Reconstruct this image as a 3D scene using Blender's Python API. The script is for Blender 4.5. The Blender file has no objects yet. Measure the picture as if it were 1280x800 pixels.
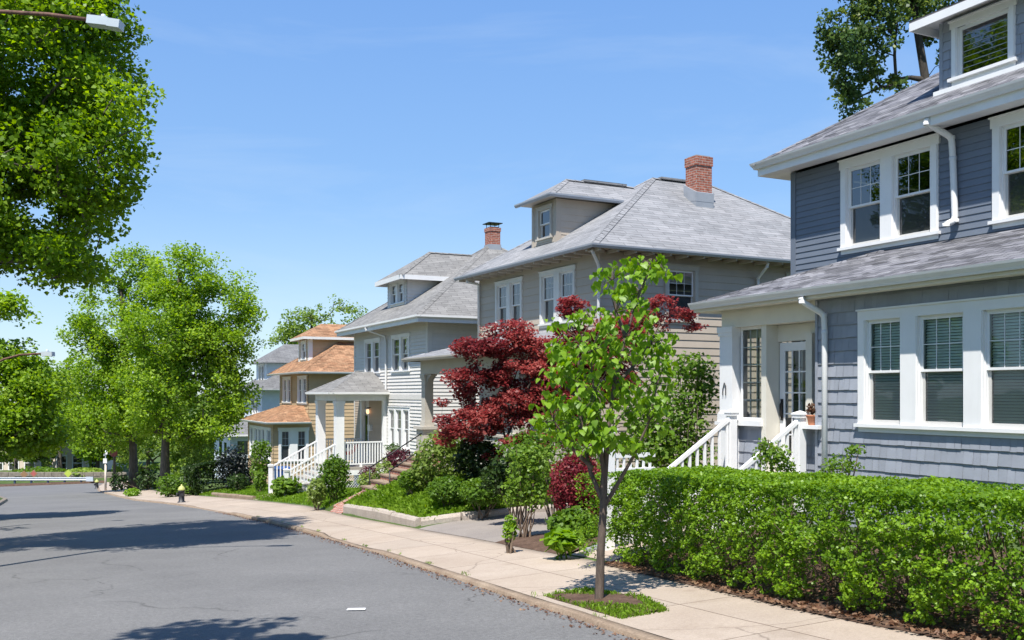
import bpy, math, random
import numpy as np
from mathutils import Vector, noise as mnoise
random.seed(7); RNG = np.random.default_rng(11)
SC = bpy.context.scene; COL = SC.collection

# ------------------------------------------------------------------ camera calibration (metres, camera at x=y=0)
F, CX, HY, CZ = 1220.0, 640.0, 492.0, 1.65
def ray(x, y): return np.array([(x - CX) / F, 1.0, (HY - y) / F])
def pt(x, y, Y): return ray(x, y) * Y + np.array([0, 0, CZ])
TH = math.atan2(600, 1220)
U = np.array([-math.sin(TH), math.cos(TH)])     # along the street, away from the camera
N = np.array([math.cos(TH), math.sin(TH)])      # across the street, towards the houses
def st(x, y): return (x * U[0] + y * U[1], x * N[0] + y * N[1])
def xy(s, t): return (s * U[0] + t * N[0], s * U[1] + t * N[1])

# ------------------------------------------------------------------ object helpers
def tag(o, label=None, cat=None, group=None, kind=None):
    if label: o['label'] = label
    if cat: o['category'] = cat
    if group: o['group'] = group
    if kind: o['kind'] = kind
    return o
def empty(name, loc=(0, 0, 0), rz=0.0, label=None, cat=None, group=None):
    o = bpy.data.objects.new(name, None); COL.objects.link(o)
    o.location = loc; o.rotation_euler = (0, 0, rz); o.empty_display_size = .3
    return tag(o, label, cat, group)

class MB:
    """collects polygons, then links them as one mesh object"""
    def __init__(s): s.v = []; s.f = []; s.m = []; s.sm = []
    def poly(s, pts, m=0, smooth=False):
        i = len(s.v); s.v.extend([tuple(map(float, p)) for p in pts]); s.f.append(tuple(range(i, i + len(pts)))); s.m.append(m); s.sm.append(smooth)
    def box(s, x0, x1, y0, y1, z0, z1, m=0):
        a = [(x0, y0, z0), (x1, y0, z0), (x1, y1, z0), (x0, y1, z0), (x0, y0, z1), (x1, y0, z1), (x1, y1, z1), (x0, y1, z1)]
        s.hexa(a, m)
    def hexa(s, a, m=0):
        i = len(s.v); s.v.extend([tuple(map(float, p)) for p in a])
        for q in ((0, 3, 2, 1), (4, 5, 6, 7), (0, 1, 5, 4), (1, 2, 6, 5), (2, 3, 7, 6), (3, 0, 4, 7)):
            s.f.append(tuple(i + k for k in q)); s.m.append(m); s.sm.append(False)
    def pbox(s, P, a0, a1, z0, z1, d0, d1, m=0):
        s.hexa([P(a0, z0, d0), P(a1, z0, d0), P(a1, z0, d1), P(a0, z0, d1), P(a0, z1, d0), P(a1, z1, d0), P(a1, z1, d1), P(a0, z1, d1)], m)
    def beam(s, p, q, w, h, m=0, up=(0, 0, 1)):
        p, q = Vector(p), Vector(q); d = (q - p).normalized(); sd = d.cross(Vector(up)).normalized(); u = sd.cross(d)
        a = []
        for c in (p, q):
            a.append([c - sd * w / 2 - u * h / 2, c + sd * w / 2 - u * h / 2, c + sd * w / 2 + u * h / 2, c - sd * w / 2 + u * h / 2])
        s.hexa([a[0][0], a[0][1], a[1][1], a[1][0], a[0][3], a[0][2], a[1][2], a[1][3]], m)
    def tube(s, pts, rads, n=8, m=0, cap=True):
        pts = [Vector(p) for p in pts]; rings = []; prev = None
        for k, p in enumerate(pts):
            d = (pts[min(k + 1, len(pts) - 1)] - pts[max(k - 1, 0)]).normalized()
            if prev is None:
                a = d.orthogonal().normalized()
            else:
                a = (prev - d * prev.dot(d)).normalized()
            prev = a; b = d.cross(a); r = rads[k] if hasattr(rads, '__len__') else rads
            i = len(s.v); s.v.extend([tuple(p + (a * math.cos(2 * math.pi * j / n) + b * math.sin(2 * math.pi * j / n)) * r) for j in range(n)]); rings.append(i)
        for k in range(len(rings) - 1):
            i, j = rings[k], rings[k + 1]
            for q in range(n):
                s.f.append((i + q, i + (q + 1) % n, j + (q + 1) % n, j + q)); s.m.append(m); s.sm.append(True)
        if cap:
            s.f.append(tuple(rings[0] + q for q in range(n))[::-1]); s.m.append(m); s.sm.append(False)
            s.f.append(tuple(rings[-1] + q for q in range(n))); s.m.append(m); s.sm.append(False)
    def lathe(s, c, prof, n=16, m=0):
        c = Vector(c); rings = []
        for r, z in prof:
            i = len(s.v); s.v.extend([tuple(c + Vector((r * math.cos(2 * math.pi * j / n), r * math.sin(2 * math.pi * j / n), z))) for j in range(n)]); rings.append(i)
        for k in range(len(rings) - 1):
            i, j = rings[k], rings[k + 1]
            for q in range(n):
                s.f.append((i + q, i + (q + 1) % n, j + (q + 1) % n, j + q)); s.m.append(m); s.sm.append(True)
        s.f.append(tuple(rings[-1] + q for q in range(n))); s.m.append(m); s.sm.append(False)
    def sweep(s, path, prof, m=0, side=1, caps=True):
        """profile [(out, up)] along a polyline of 3-D points (mitred in plan); out is to the right of travel when side=1"""
        pts = [Vector(p) for p in path]; n = len(pts); rows = []
        for k in range(n):
            ds = []
            if k > 0: ds.append((pts[k] - pts[k - 1]).to_2d().normalized())
            if k < n - 1: ds.append((pts[k + 1] - pts[k]).to_2d().normalized())
            ns = [Vector((d.y, -d.x)) * side for d in ds]
            nm = sum(ns, Vector((0, 0))).normalized(); sc = 1 / max(.3, nm.dot(ns[0]))
            rows.append([(pts[k].x + nm.x * o * sc, pts[k].y + nm.y * o * sc, pts[k].z + u) for o, u in prof])
        for k in range(n - 1):
            for j in range(len(prof) - 1):
                s.poly([rows[k][j], rows[k + 1][j], rows[k + 1][j + 1], rows[k][j + 1]], m)
        if caps:
            s.poly(rows[0], m); s.poly(rows[-1][::-1], m)
    def build(s, name, mats, parent=None, label=None):
        me = bpy.data.meshes.new(name)
        me.from_pydata(s.v, [], s.f)
        if not isinstance(mats, (list, tuple)): mats = [mats]
        for mm in mats: me.materials.append(mm)
        me.polygons.foreach_set('material_index', s.m); me.polygons.foreach_set('use_smooth', s.sm)
        uv = me.uv_layers.new(name='uv'); arr = np.zeros((len(me.loops), 2), np.float32)
        for p in me.polygons:
            nrm = p.normal
            if abs(nrm.z) > .995: ua, va = Vector((1, 0, 0)), Vector((0, 1, 0))
            else:
                ua = Vector((0, 0, 1)).cross(nrm).normalized(); va = nrm.cross(ua)
            for li in p.loop_indices:
                co = me.vertices[me.loops[li].vertex_index].co; arr[li] = (co.dot(ua), co.dot(va))
        uv.data.foreach_set('uv', arr.ravel()); me.update()
        o = bpy.data.objects.new(name, me); COL.objects.link(o)
        if parent: o.parent = parent
        if label: o['label'] = label
        return o

def fast_mesh(name, V, Fq, mats, parent=None, rnd=None, smooth=False, uv=None):
    """V (n,3), Fq (m,4) quads"""
    me = bpy.data.meshes.new(name); n, m = len(V), len(Fq)
    me.vertices.add(n); me.vertices.foreach_set('co', np.asarray(V, np.float32).ravel())
    me.loops.add(4 * m); me.polygons.add(m)
    me.loops.foreach_set('vertex_index', np.asarray(Fq, np.int32).ravel())
    me.polygons.foreach_set('loop_start', np.arange(0, 4 * m, 4, dtype=np.int32))
    if smooth: me.polygons.foreach_set('use_smooth', np.ones(m, bool))
    if not isinstance(mats, (list, tuple)): mats = [mats]
    for mm in mats: me.materials.append(mm)
    me.update(calc_edges=True)
    if rnd is not None:
        at = me.attributes.new('rnd', 'FLOAT', 'FACE'); at.data.foreach_set('value', np.asarray(rnd, np.float32))
    if uv is not None:
        l = me.uv_layers.new(name='uv'); l.data.foreach_set('uv', np.asarray(uv, np.float32)[np.asarray(Fq).ravel()].ravel())
    o = bpy.data.objects.new(name, me); COL.objects.link(o)
    if parent: o.parent = parent
    return o

# ------------------------------------------------------------------ materials
def mat_new(name):
    m = bpy.data.materials.new(name); m.use_nodes = True; nt = m.node_tree; nt.nodes.clear()
    out = nt.nodes.new('ShaderNodeOutputMaterial'); b = nt.nodes.new('ShaderNodeBsdfPrincipled')
    nt.links.new(b.outputs[0], out.inputs[0]); return m, nt, b, out
def nd(nt, typ, **kw):
    n = nt.nodes.new(typ)
    for k, v in kw.items():
        if k in n.inputs: n.inputs[k].default_value = v
        else: setattr(n, k, v)
    return n
def ramp(nt, fac, stops):
    r = nt.nodes.new('ShaderNodeValToRGB'); e = r.color_ramp.elements
    while len(e) < len(stops): e.new(.5)
    for k, (p, c) in enumerate(stops): e[k].position = p; e[k].color = (*c, 1)
    nt.links.new(fac, r.inputs[0]); return r.outputs[0]
def mixc(nt, fac, a, b, mode='MIX'):
    n = nt.nodes.new('ShaderNodeMix'); n.data_type = 'RGBA'; n.blend_type = mode
    for sock, val in ((n.inputs[0], fac), (n.inputs[6], a), (n.inputs[7], b)):
        if hasattr(val, 'links') or isinstance(val, bpy.types.NodeSocket): nt.links.new(val, sock)
        elif isinstance(val, (int, float)): sock.default_value = val
        else: sock.default_value = (*val, 1)
    return n.outputs[2]
def bump(nt, b, h, strength=.3, dist=.02):
    n = nd(nt, 'ShaderNodeBump', Strength=strength, Distance=dist); nt.links.new(h, n.inputs['Height']); nt.links.new(n.outputs[0], b.inputs['Normal'])
def paint(name, c, rough=.5, var=.08, scale=3.0, island=0.0, dirt=.0, spec=.4):
    m, nt, b, out = mat_new(name); tc = nd(nt, 'ShaderNodeTexCoord')
    no = nd(nt, 'ShaderNodeTexNoise', Scale=scale, Detail=5.0, Roughness=.6); nt.links.new(tc.outputs['Object'], no.inputs['Vector'])
    lo = tuple(x * (1 - var) for x in c); hi = tuple(min(1, x * (1 + var)) for x in c)
    col = ramp(nt, no.outputs['Fac'], [(.3, lo), (.7, hi)])
    if island:
        g = nd(nt, 'ShaderNodeNewGeometry'); r = ramp(nt, g.outputs['Random Per Island'], [(0, (1 - island,) * 3), (1, (1 + island,) * 3)])
        col = mixc(nt, 1.0, col, r, 'MULTIPLY')
    if dirt:
        n2 = nd(nt, 'ShaderNodeTexNoise', Scale=1.3, Detail=8.0, Roughness=.75)
        mp = nd(nt, 'ShaderNodeMapping'); mp.inputs['Scale'].default_value = (3, 3, .5); nt.links.new(tc.outputs['Object'], mp.inputs[0]); nt.links.new(mp.outputs[0], n2.inputs['Vector'])
        f = ramp(nt, n2.outputs['Fac'], [(.5, (0, 0, 0)), (.75, (dirt,) * 3)])
        col = mixc(nt, f, col, tuple(x * .6 for x in c))
    nt.links.new(col, b.inputs['Base Color']); b.inputs['Roughness'].default_value = rough; b.inputs['Specular IOR Level'].default_value = spec
    n3 = nd(nt, 'ShaderNodeTexNoise', Scale=60.0, Detail=3.0); nt.links.new(tc.outputs['Object'], n3.inputs['Vector']); bump(nt, b, n3.outputs['Fac'], .12, .004)
    return m
def shingle_roof(name, c, c2, row=.14, wid=.3, blot=.25):
    m, nt, b, out = mat_new(name); uv = nd(nt, 'ShaderNodeUVMap', uv_map='uv')
    br = nd(nt, 'ShaderNodeTexBrick', Scale=1.0); br.offset = .5; br.squash = 1
    for k, v in (('Color1', (*c, 1)), ('Color2', (*c2, 1)), ('Mortar', (*[x * .42 for x in c], 1)), ('Mortar Size', .009), ('Mortar Smooth', .3), ('Bias', 0.0), ('Brick Width', wid), ('Row Height', row)):
        br.inputs[k].default_value = v
    wn = nd(nt, 'ShaderNodeTexNoise', Scale=2.2, Detail=2.0)
    nt.links.new(uv.outputs[0], wn.inputs['Vector'])
    va = nd(nt, 'ShaderNodeVectorMath', operation='MULTIPLY_ADD'); va.inputs[1].default_value = (.03, .016, 0)
    nt.links.new(wn.outputs['Color'], va.inputs[0]); nt.links.new(uv.outputs[0], va.inputs[2]); nt.links.new(va.outputs[0], br.inputs['Vector'])
    # tabs of uneven tone
    v2 = nd(nt, 'ShaderNodeTexVoronoi', Scale=1.0); mp = nd(nt, 'ShaderNodeMapping'); mp.inputs['Scale'].default_value = (3.0, 1 / row, 1)
    nt.links.new(va.outputs[0], mp.inputs[0]); nt.links.new(mp.outputs[0], v2.inputs['Vector'])
    tone = ramp(nt, v2.outputs['Color'], [(.15, (1 - blot,) * 3), (.85, (1 + blot * .6,) * 3)])
    col = mixc(nt, 1.0, br.outputs['Color'], tone, 'MULTIPLY')
    n1 = nd(nt, 'ShaderNodeTexNoise', Scale=.5, Detail=6.0, Roughness=.65); nt.links.new(uv.outputs[0], n1.inputs['Vector'])
    big = ramp(nt, n1.outputs['Fac'], [(.3, (.84,) * 3), (.7, (1.12,) * 3)])
    col = mixc(nt, 1.0, col, big, 'MULTIPLY')
    n2 = nd(nt, 'ShaderNodeTexNoise', Scale=70.0, Detail=2.0); nt.links.new(uv.outputs[0], n2.inputs['Vector'])
    gr = ramp(nt, n2.outputs['Fac'], [(.3, (.75,) * 3), (.7, (1.2,) * 3)])
    col = mixc(nt, .7, col, mixc(nt, 1.0, col, gr, 'MULTIPLY'))
    nt.links.new(col, b.inputs['Base Color']); b.inputs['Roughness'].default_value = .9; b.inputs['Specular IOR Level'].default_value = .2
    bump(nt, b, br.outputs['Color'], .5, .015); return m
def brick(name, c=(.33, .1, .06), c2=(.24, .07, .045), mort=(.35, .3, .26), w=.21, h=.075):
    m, nt, b, out = mat_new(name); uv = nd(nt, 'ShaderNodeUVMap', uv_map='uv'); br = nd(nt, 'ShaderNodeTexBrick', Scale=1.0)
    for k, v in (('Color1', (*c, 1)), ('Color2', (*c2, 1)), ('Mortar', (*mort, 1)), ('Mortar Size', .008), ('Brick Width', w), ('Row Height', h), ('Bias', -.1)): br.inputs[k].default_value = v
    nt.links.new(uv.outputs[0], br.inputs['Vector'])
    no = nd(nt, 'ShaderNodeTexNoise', Scale=9.0, Detail=6.0); nt.links.new(uv.outputs[0], no.inputs['Vector'])
    col = mixc(nt, 1.0, br.outputs['Color'], ramp(nt, no.outputs['Fac'], [(.3, (.6,) * 3), (.7, (1.3,) * 3)]), 'MULTIPLY')
    nt.links.new(col, b.inputs['Base Color']); b.inputs['Roughness'].default_value = .9; bump(nt, b, br.outputs['Fac'], -.5, .01); return m
def glassmat(name, tint=(.35, .4, .38), ior=2.4, rough=.0, veil=0.0):
    m, nt, b, out = mat_new(name); nt.nodes.remove(b)
    fr = nd(nt, 'ShaderNodeFresnel', IOR=ior); gl = nd(nt, 'ShaderNodeBsdfGlossy', Roughness=rough); gl.inputs['Color'].default_value = (1, 1, 1, 1)
    tr = nd(nt, 'ShaderNodeBsdfTransparent'); tr.inputs['Color'].default_value = (*tint, 1)
    tc = nd(nt, 'ShaderNodeTexCoord'); no = nd(nt, 'ShaderNodeTexNoise', Scale=1.6, Detail=1.0); nt.links.new(tc.outputs['Object'], no.inputs['Vector'])
    bp = nd(nt, 'ShaderNodeBump', Strength=.06, Distance=.05); nt.links.new(no.outputs['Fac'], bp.inputs['Height'])
    nt.links.new(bp.outputs[0], gl.inputs['Normal']); src = tr.outputs[0]
    if veil:
        df = nd(nt, 'ShaderNodeBsdfDiffuse'); df.inputs['Color'].default_value = (.09, .10, .105, 1); mv = nd(nt, 'ShaderNodeMixShader', Fac=veil)
        nt.links.new(tr.outputs[0], mv.inputs[1]); nt.links.new(df.outputs[0], mv.inputs[2]); src = mv.outputs[0]
    mx = nd(nt, 'ShaderNodeMixShader'); nt.links.new(fr.outputs[0], mx.inputs[0]); nt.links.new(src, mx.inputs[1]); nt.links.new(gl.outputs[0], mx.inputs[2])
    nt.links.new(mx.outputs[0], out.inputs[0]); return m
def leafmat(name, dark, mid, light, trans=.45, gloss=.25):
    m, nt, b, out = mat_new(name); at = nd(nt, 'ShaderNodeAttribute', attribute_name='rnd')
    col = ramp(nt, at.outputs['Fac'], [(0.05, dark), (.5, mid), (.95, light)])
    nt.links.new(col, b.inputs['Base Color']); b.inputs['Roughness'].default_value = .42; b.inputs['Specular IOR Level'].default_value = gloss
    t = nd(nt, 'ShaderNodeBsdfTranslucent'); hs = nd(nt, 'ShaderNodeHueSaturation', Saturation=1.12, Value=1.35); hs.inputs['Hue'].default_value = .492
    nt.links.new(col, hs.inputs['Color']); nt.links.new(hs.outputs[0], t.inputs['Color'])
    mx = nd(nt, 'ShaderNodeMixShader', Fac=trans); nt.links.new(b.outputs[0], mx.inputs[1]); nt.links.new(t.outputs[0], mx.inputs[2]); nt.links.new(mx.outputs[0], out.inputs[0]); return m
def bark(name, c):
    m, nt, b, out = mat_new(name); tc = nd(nt, 'ShaderNodeTexCoord'); mp = nd(nt, 'ShaderNodeMapping'); mp.inputs['Scale'].default_value = (14, 14, 3)
    nt.links.new(tc.outputs['Object'], mp.inputs[0]); no = nd(nt, 'ShaderNodeTexNoise', Scale=1.0, Detail=6.0, Roughness=.7); nt.links.new(mp.outputs[0], no.inputs['Vector'])
    nt.links.new(ramp(nt, no.outputs['Fac'], [(.32, tuple(x * .45 for x in c)), (.68, tuple(x * 1.35 for x in c))]), b.inputs['Base Color'])
    b.inputs['Roughness'].default_value = .9; bump(nt, b, no.outputs['Fac'], .8, .03); return m
def ground_mat(name, cols, scale, fine=40.0, rough=.95, bs=.5, finevar=.25, coords='Object'):
    m, nt, b, out = mat_new(name); tc = nd(nt, 'ShaderNodeTexCoord'); no = nd(nt, 'ShaderNodeTexNoise', Scale=scale, Detail=8.0, Roughness=.65); nt.links.new(tc.outputs[coords], no.inputs['Vector'])
    k = len(cols); col = ramp(nt, no.outputs['Fac'], [(.28 + .44 * i / (k - 1), c) for i, c in enumerate(cols)])
    n2 = nd(nt, 'ShaderNodeTexNoise', Scale=fine, Detail=4.0, Roughness=.7); nt.links.new(tc.outputs[coords], n2.inputs['Vector'])
    col = mixc(nt, 1.0, col, ramp(nt, n2.outputs['Fac'], [(.3, (1 - finevar,) * 3), (.7, (1 + finevar,) * 3)]), 'MULTIPLY')
    nt.links.new(col, b.inputs['Base Color']); b.inputs['Roughness'].default_value = rough; b.inputs['Specular IOR Level'].default_value = .25
    bump(nt, b, n2.outputs['Fac'], bs, .01); return m, nt, b, col, tc

M = {}
M['white'] = paint('white_paint', (.74, .74, .74), .45, .04, 2.0, dirt=.12)
M['white2'] = paint('aged_white_paint', (.66, .66, .64), .5, .06, 2.0, dirt=.25)
M['cream'] = paint('cream_porch_paint', (.66, .63, .55), .5, .04)
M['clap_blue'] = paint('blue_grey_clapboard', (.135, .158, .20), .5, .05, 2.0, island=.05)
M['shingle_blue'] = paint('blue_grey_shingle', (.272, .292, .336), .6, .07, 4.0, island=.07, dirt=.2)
M['taupe'] = paint('taupe_siding', (.43, .368, .30), .5, .05, 1.5, island=.04, dirt=.15)
M['taupe_trim'] = paint('taupe_trim', (.45, .42, .37), .5, .05)
M['pale'] = paint('pale_grey_siding', (.60, .58, .55), .5, .04, 1.5, island=.03, dirt=.2)
M['tan'] = paint('tan_siding', (.46, .335, .20), .6, .07, 1.5, island=.06, dirt=.2)
M['porchtan'] = paint('porch_tan_siding', (.40, .32, .24), .6, .05, 1.5, island=.04)
M['bluewhite'] = paint('bluish_white_siding', (.62, .68, .74), .6, .04)
M['roof1'] = shingle_roof('grey_shingle_roof', (.125, .125, .142), (.195, .195, .21), .14, .26, .55)
M['roof2'] = shingle_roof('light_grey_shingle_roof', (.215, .22, .23), (.27, .27, .28), .15, .9, .14)
M['roof3'] = shingle_roof('warm_grey_shingle_roof', (.19, .187, .182), (.235, .23, .222), .15, .6, .16)
M['roof4'] = shingle_roof('orange_brown_shingle_roof', (.35, .205, .118), (.28, .145, .08), .14, .3, .35)
M['roof5'] = shingle_roof('mid_grey_shingle_roof', (.15, .15, .155), (.19, .19, .19), .15, .5, .15)
M['gutter'] = paint('white_aluminium_gutter', (.68, .68, .68), .35, .03, dirt=.15)
M['gutter_grey'] = paint('grey_aluminium_gutter', (.32, .35, .40), .4, .04)
M['brick'] = brick('chimney_brick'); M['brick_walk'] = brick('walkway_brick', (.36, .15, .1), (.28, .11, .08), (.4, .34, .3))
M['lead'] = paint('lead_flashing', (.28, .3, .33), .5, .1); M['black'] = paint('black_iron', (.015, .015, .017), .45, .1)
M['glass'] = glassmat('window_glass'); M['screen'] = glassmat('screened_glass', (.16, .18, .18), 1.75, .02, .35)
M['glass_blind'] = glassmat('blind_window_glass', (.93, .97, .95), 1.55); M['screen_blind'] = glassmat('blind_screened_glass', (.80, .84, .82), 1.5, .02, .25)
M['glass_clear'] = glassmat('clear_door_glass', (.85, .88, .87), 1.5)
M['blind'] = paint('pale_green_blind', (.74, .84, .79), .6, .04); M['curtain'] = paint('pale_curtain', (.45, .46, .47), .9, .06)
M['dark'] = paint('dark_interior', (.02, .02, .022), .9, .1)
M['sashgrey'] = paint('grey_screen_frame', (.50, .49, .47), .5, .03)
M['wood'] = bark('weathered_wood', (.20, .15, .10)); M['tread'] = paint('grey_tread', (.3, .27, .24), .8, .1)
M['granite'] = ground_mat('granite_kerb', [(.19, .135, .095), (.31, .24, .175)], 1.5, 30, .9, .6)[0]
M['border'] = ground_mat('pinkish_granite', [(.32, .27, .23), (.42, .37, .32)], 3, 40, .9, .6)[0]
M['blockgranite'] = ground_mat('grey_granite', [(.16, .17, .19), (.28, .29, .31)], 6, 40, .9, .6)[0]
M['bark'] = bark('maple_bark', (.10, .085, .068)); M['bark_young'] = bark('young_bark', (.115, .085, .065)); M['bark_dark'] = bark('dark_bark', (.05, .042, .035)); M['stem'] = bark('shrub_stem', (.17, .12, .085))
M['leaf_maple'] = leafmat('maple_leaf', (.085, .17, .012), (.15, .265, .018), (.28, .42, .038), .52)
M['leaf_mid'] = leafmat('street_maple_leaf', (.12, .22, .02), (.215, .35, .034), (.36, .50, .065), .5)
M['leaf_far'] = leafmat('far_leaf', (.14, .22, .04), (.22, .32, .06), (.30, .41, .09), .48)
M['leaf_blue'] = leafmat('dark_bluish_leaf', (.05, .10, .035), (.09, .15, .04), (.20, .25, .045), .42)
M['leaf_sap'] = leafmat('heart_leaf', (.10, .20, .012), (.175, .32, .022), (.27, .43, .04), .5, .35)
M['leaf_red'] = leafmat('red_maple_leaf', (.145, .028, .028), (.275, .062, .057), (.42, .13, .105), .44)
M['leaf_barb'] = leafmat('barberry_leaf', (.12, .015, .022), (.20, .030, .038), (.30, .065, .062), .4)
M['leaf_purple'] = leafmat('purple_shrub_leaf', (.06, .014, .022), (.10, .025, .035), (.15, .04, .05), .3)
M['leaf_hedge'] = leafmat('privet_leaf', (.062, .145, .008), (.125, .24, .012), (.245, .40, .028), .42, .35)
M['leaf_shrub'] = leafmat('green_shrub_leaf', (.06, .135, .016), (.115, .21, .025), (.19, .30, .045), .45)
M['leaf_pale'] = leafmat('pale_shrub_leaf', (.11, .18, .04), (.19, .27, .055), (.29, .37, .11), .45)
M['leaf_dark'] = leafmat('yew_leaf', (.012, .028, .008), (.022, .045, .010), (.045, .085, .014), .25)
M['leaf_black'] = leafmat('dark_purple_leaf', (.008, .010, .012), (.014, .02, .018), (.03, .038, .03), .2)
M['leaf_hosta'] = leafmat('hosta_leaf', (.12, .23, .02), (.19, .33, .03), (.28, .42, .06), .45)
M['grass'] = leafmat('grass_blade', (.11, .21, .016), (.18, .31, .025), (.27, .41, .045), .45)
M['leaf_litter'] = leafmat('dead_leaf', (.10, .05, .03), (.17, .09, .055), (.25, .16, .10), .2)
M['lawn'] = ground_mat('lawn_soil', [(.035, .055, .014), (.06, .095, .022), (.085, .12, .035)], .8, 25)[0]
M['mulch'] = ground_mat('bark_mulch', [(.055, .032, .022), (.095, .058, .04), (.14, .09, .065)], 6, 45, .95, 1.0, .45)[0]
M['drive'] = ground_mat('driveway_asphalt', [(.20, .175, .16), (.27, .24, .215)], .8, 60, .95, .6)[0]
M['metal'] = paint('galvanised_steel', (.45, .5, .55), .4, .08); M['rust'] = bark('rusty_steel', (.14, .075, .055)); M['navy'] = paint('blue_steel_post', (.04, .07, .12), .5, .1)
M['hyd'] = paint('hydrant_black', (.035, .035, .04), .5, .2); M['hydtop'] = paint('hydrant_yellow', (.42, .43, .14), .5, .1)
M['blue_bin'] = paint('blue_plastic', (.02, .07, .22), .4, .05); M['terracotta'] = paint('terracotta', (.42, .17, .09), .8, .1)
M['red_cloth'] = paint('red_cloth', (.42, .03, .035), .8, .05); M['blue_cloth'] = paint('blue_cloth', (.04, .09, .28), .8, .05)
M['stone'] = paint('rubble_stone', (.21, .18, .15), .9, .3, 2.5); M['block'] = paint('pale_render', (.64, .55, .46), .8, .08, .8, dirt=.2)
M['sign_yg'] = paint('lime_sign', (.42, .50, .08), .5, .04); M['sign_red'] = paint('faded_red_sign', (.38, .10, .09), .6, .1); M['sign_back'] = paint('brown_sign', (.26, .15, .08), .6, .1)

# road: worn asphalt with fine cracks
def road_material():
    m, nt, b, col, tc = ground_mat('road_asphalt', [(.122, .119, .117), (.145, .142, .139), (.168, .164, .160)], .35, 22, .85, .5, .20)
    n3 = nd(nt, 'ShaderNodeTexNoise', Scale=110.0, Detail=2.0); nt.links.new(tc.outputs['Object'], n3.inputs['Vector'])
    col = mixc(nt, 1.0, col, ramp(nt, n3.outputs['Fac'], [(.3, (.72,) * 3), (.72, (1.32,) * 3)]), 'MULTIPLY')
    n4 = nd(nt, 'ShaderNodeTexNoise', Scale=1.4, Detail=3.0); nt.links.new(tc.outputs['Object'], n4.inputs['Vector'])
    ad = nd(nt, 'ShaderNodeVectorMath', operation='MULTIPLY_ADD'); ad.inputs[1].default_value = (.9, .9, 0); nt.links.new(n4.outputs['Color'], ad.inputs[0]); nt.links.new(tc.outputs['Object'], ad.inputs[2])
    vo = nd(nt, 'ShaderNodeTexVoronoi', Scale=.28, feature='DISTANCE_TO_EDGE'); nt.links.new(ad.outputs[0], vo.inputs['Vector'])
    n5 = nd(nt, 'ShaderNodeTexNoise', Scale=.6, Detail=2.0); nt.links.new(tc.outputs['Object'], n5.inputs['Vector'])
    line = ramp(nt, vo.outputs['Distance'], [(.0, (1, 1, 1)), (.006, (0, 0, 0))]); msk = ramp(nt, n5.outputs['Fac'], [(.48, (0, 0, 0)), (.62, (.65, .65, .65))])
    f = mixc(nt, 1.0, line, msk, 'MULTIPLY'); col = mixc(nt, f, col, (.035, .033, .03))
    nt.links.new(col, b.inputs['Base Color']); return m
M['road'] = road_material()
def walk_material():
    m, nt, b, col, tc = ground_mat('sidewalk_concrete', [(.325, .262, .208), (.37, .305, .247), (.405, .34, .28)], .7, 35, .9, .35, .10)
    n3 = nd(nt, 'ShaderNodeTexNoise', Scale=120.0, Detail=2.0); nt.links.new(tc.outputs['Object'], n3.inputs['Vector'])
    col = mixc(nt, 1.0, col, ramp(nt, n3.outputs['Fac'], [(.3, (.85,) * 3), (.7, (1.12,) * 3)]), 'MULTIPLY')
    uv = nd(nt, 'ShaderNodeUVMap', uv_map='uv'); br = nd(nt, 'ShaderNodeTexBrick', Scale=1.0); br.offset = 0
    for k, v in (('Color1', (.92, .92, .92, 1)), ('Color2', (1.06, 1.05, 1.04, 1)), ('Mortar', (.35, .31, .28, 1)), ('Mortar Size', .008), ('Brick Width', 1.62), ('Row Height', 1.05)): br.inputs[k].default_value = v
    n4 = nd(nt, 'ShaderNodeTexNoise', Scale=2.5, Detail=4.0); nt.links.new(uv.outputs[0], n4.inputs['Vector'])
    ad = nd(nt, 'ShaderNodeVectorMath', operation='MULTIPLY_ADD'); ad.inputs[1].default_value = (.03, .03, 0); nt.links.new(n4.outputs['Color'], ad.inputs[0]); nt.links.new(uv.outputs[0], ad.inputs[2]); nt.links.new(ad.outputs[0], br.inputs['Vector'])
    col = mixc(nt, 1.0, col, br.outputs['Color'], 'MULTIPLY')
    vo = nd(nt, 'ShaderNodeTexVoronoi', Scale=.3, feature='DISTANCE_TO_EDGE')
    a2 = nd(nt, 'ShaderNodeVectorMath', operation='MULTIPLY_ADD'); a2.inputs[1].default_value = (.7, .7, 0); n6 = nd(nt, 'ShaderNodeTexNoise', Scale=1.1, Detail=5.0); nt.links.new(tc.outputs['Object'], n6.inputs['Vector'])
    nt.links.new(n6.outputs['Color'], a2.inputs[0]); nt.links.new(tc.outputs['Object'], a2.inputs[2]); nt.links.new(a2.outputs[0], vo.inputs['Vector'])
    line = ramp(nt, vo.outputs['Distance'], [(.0, (.5,) * 3), (.004, (0, 0, 0))]); col = mixc(nt, line, col, (.07, .05, .04))
    st_ = nd(nt, 'ShaderNodeTexNoise', Scale=1.8, Detail=6.0, Roughness=.7); nt.links.new(tc.outputs['Object'], st_.inputs['Vector'])
    col = mixc(nt, ramp(nt, st_.outputs['Fac'], [(.55, (0, 0, 0)), (.75, (.35,) * 3)]), col, (.17, .12, .08))
    nt.links.new(col, b.inputs['Base Color']); return m
M['walk'] = walk_material()

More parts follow.
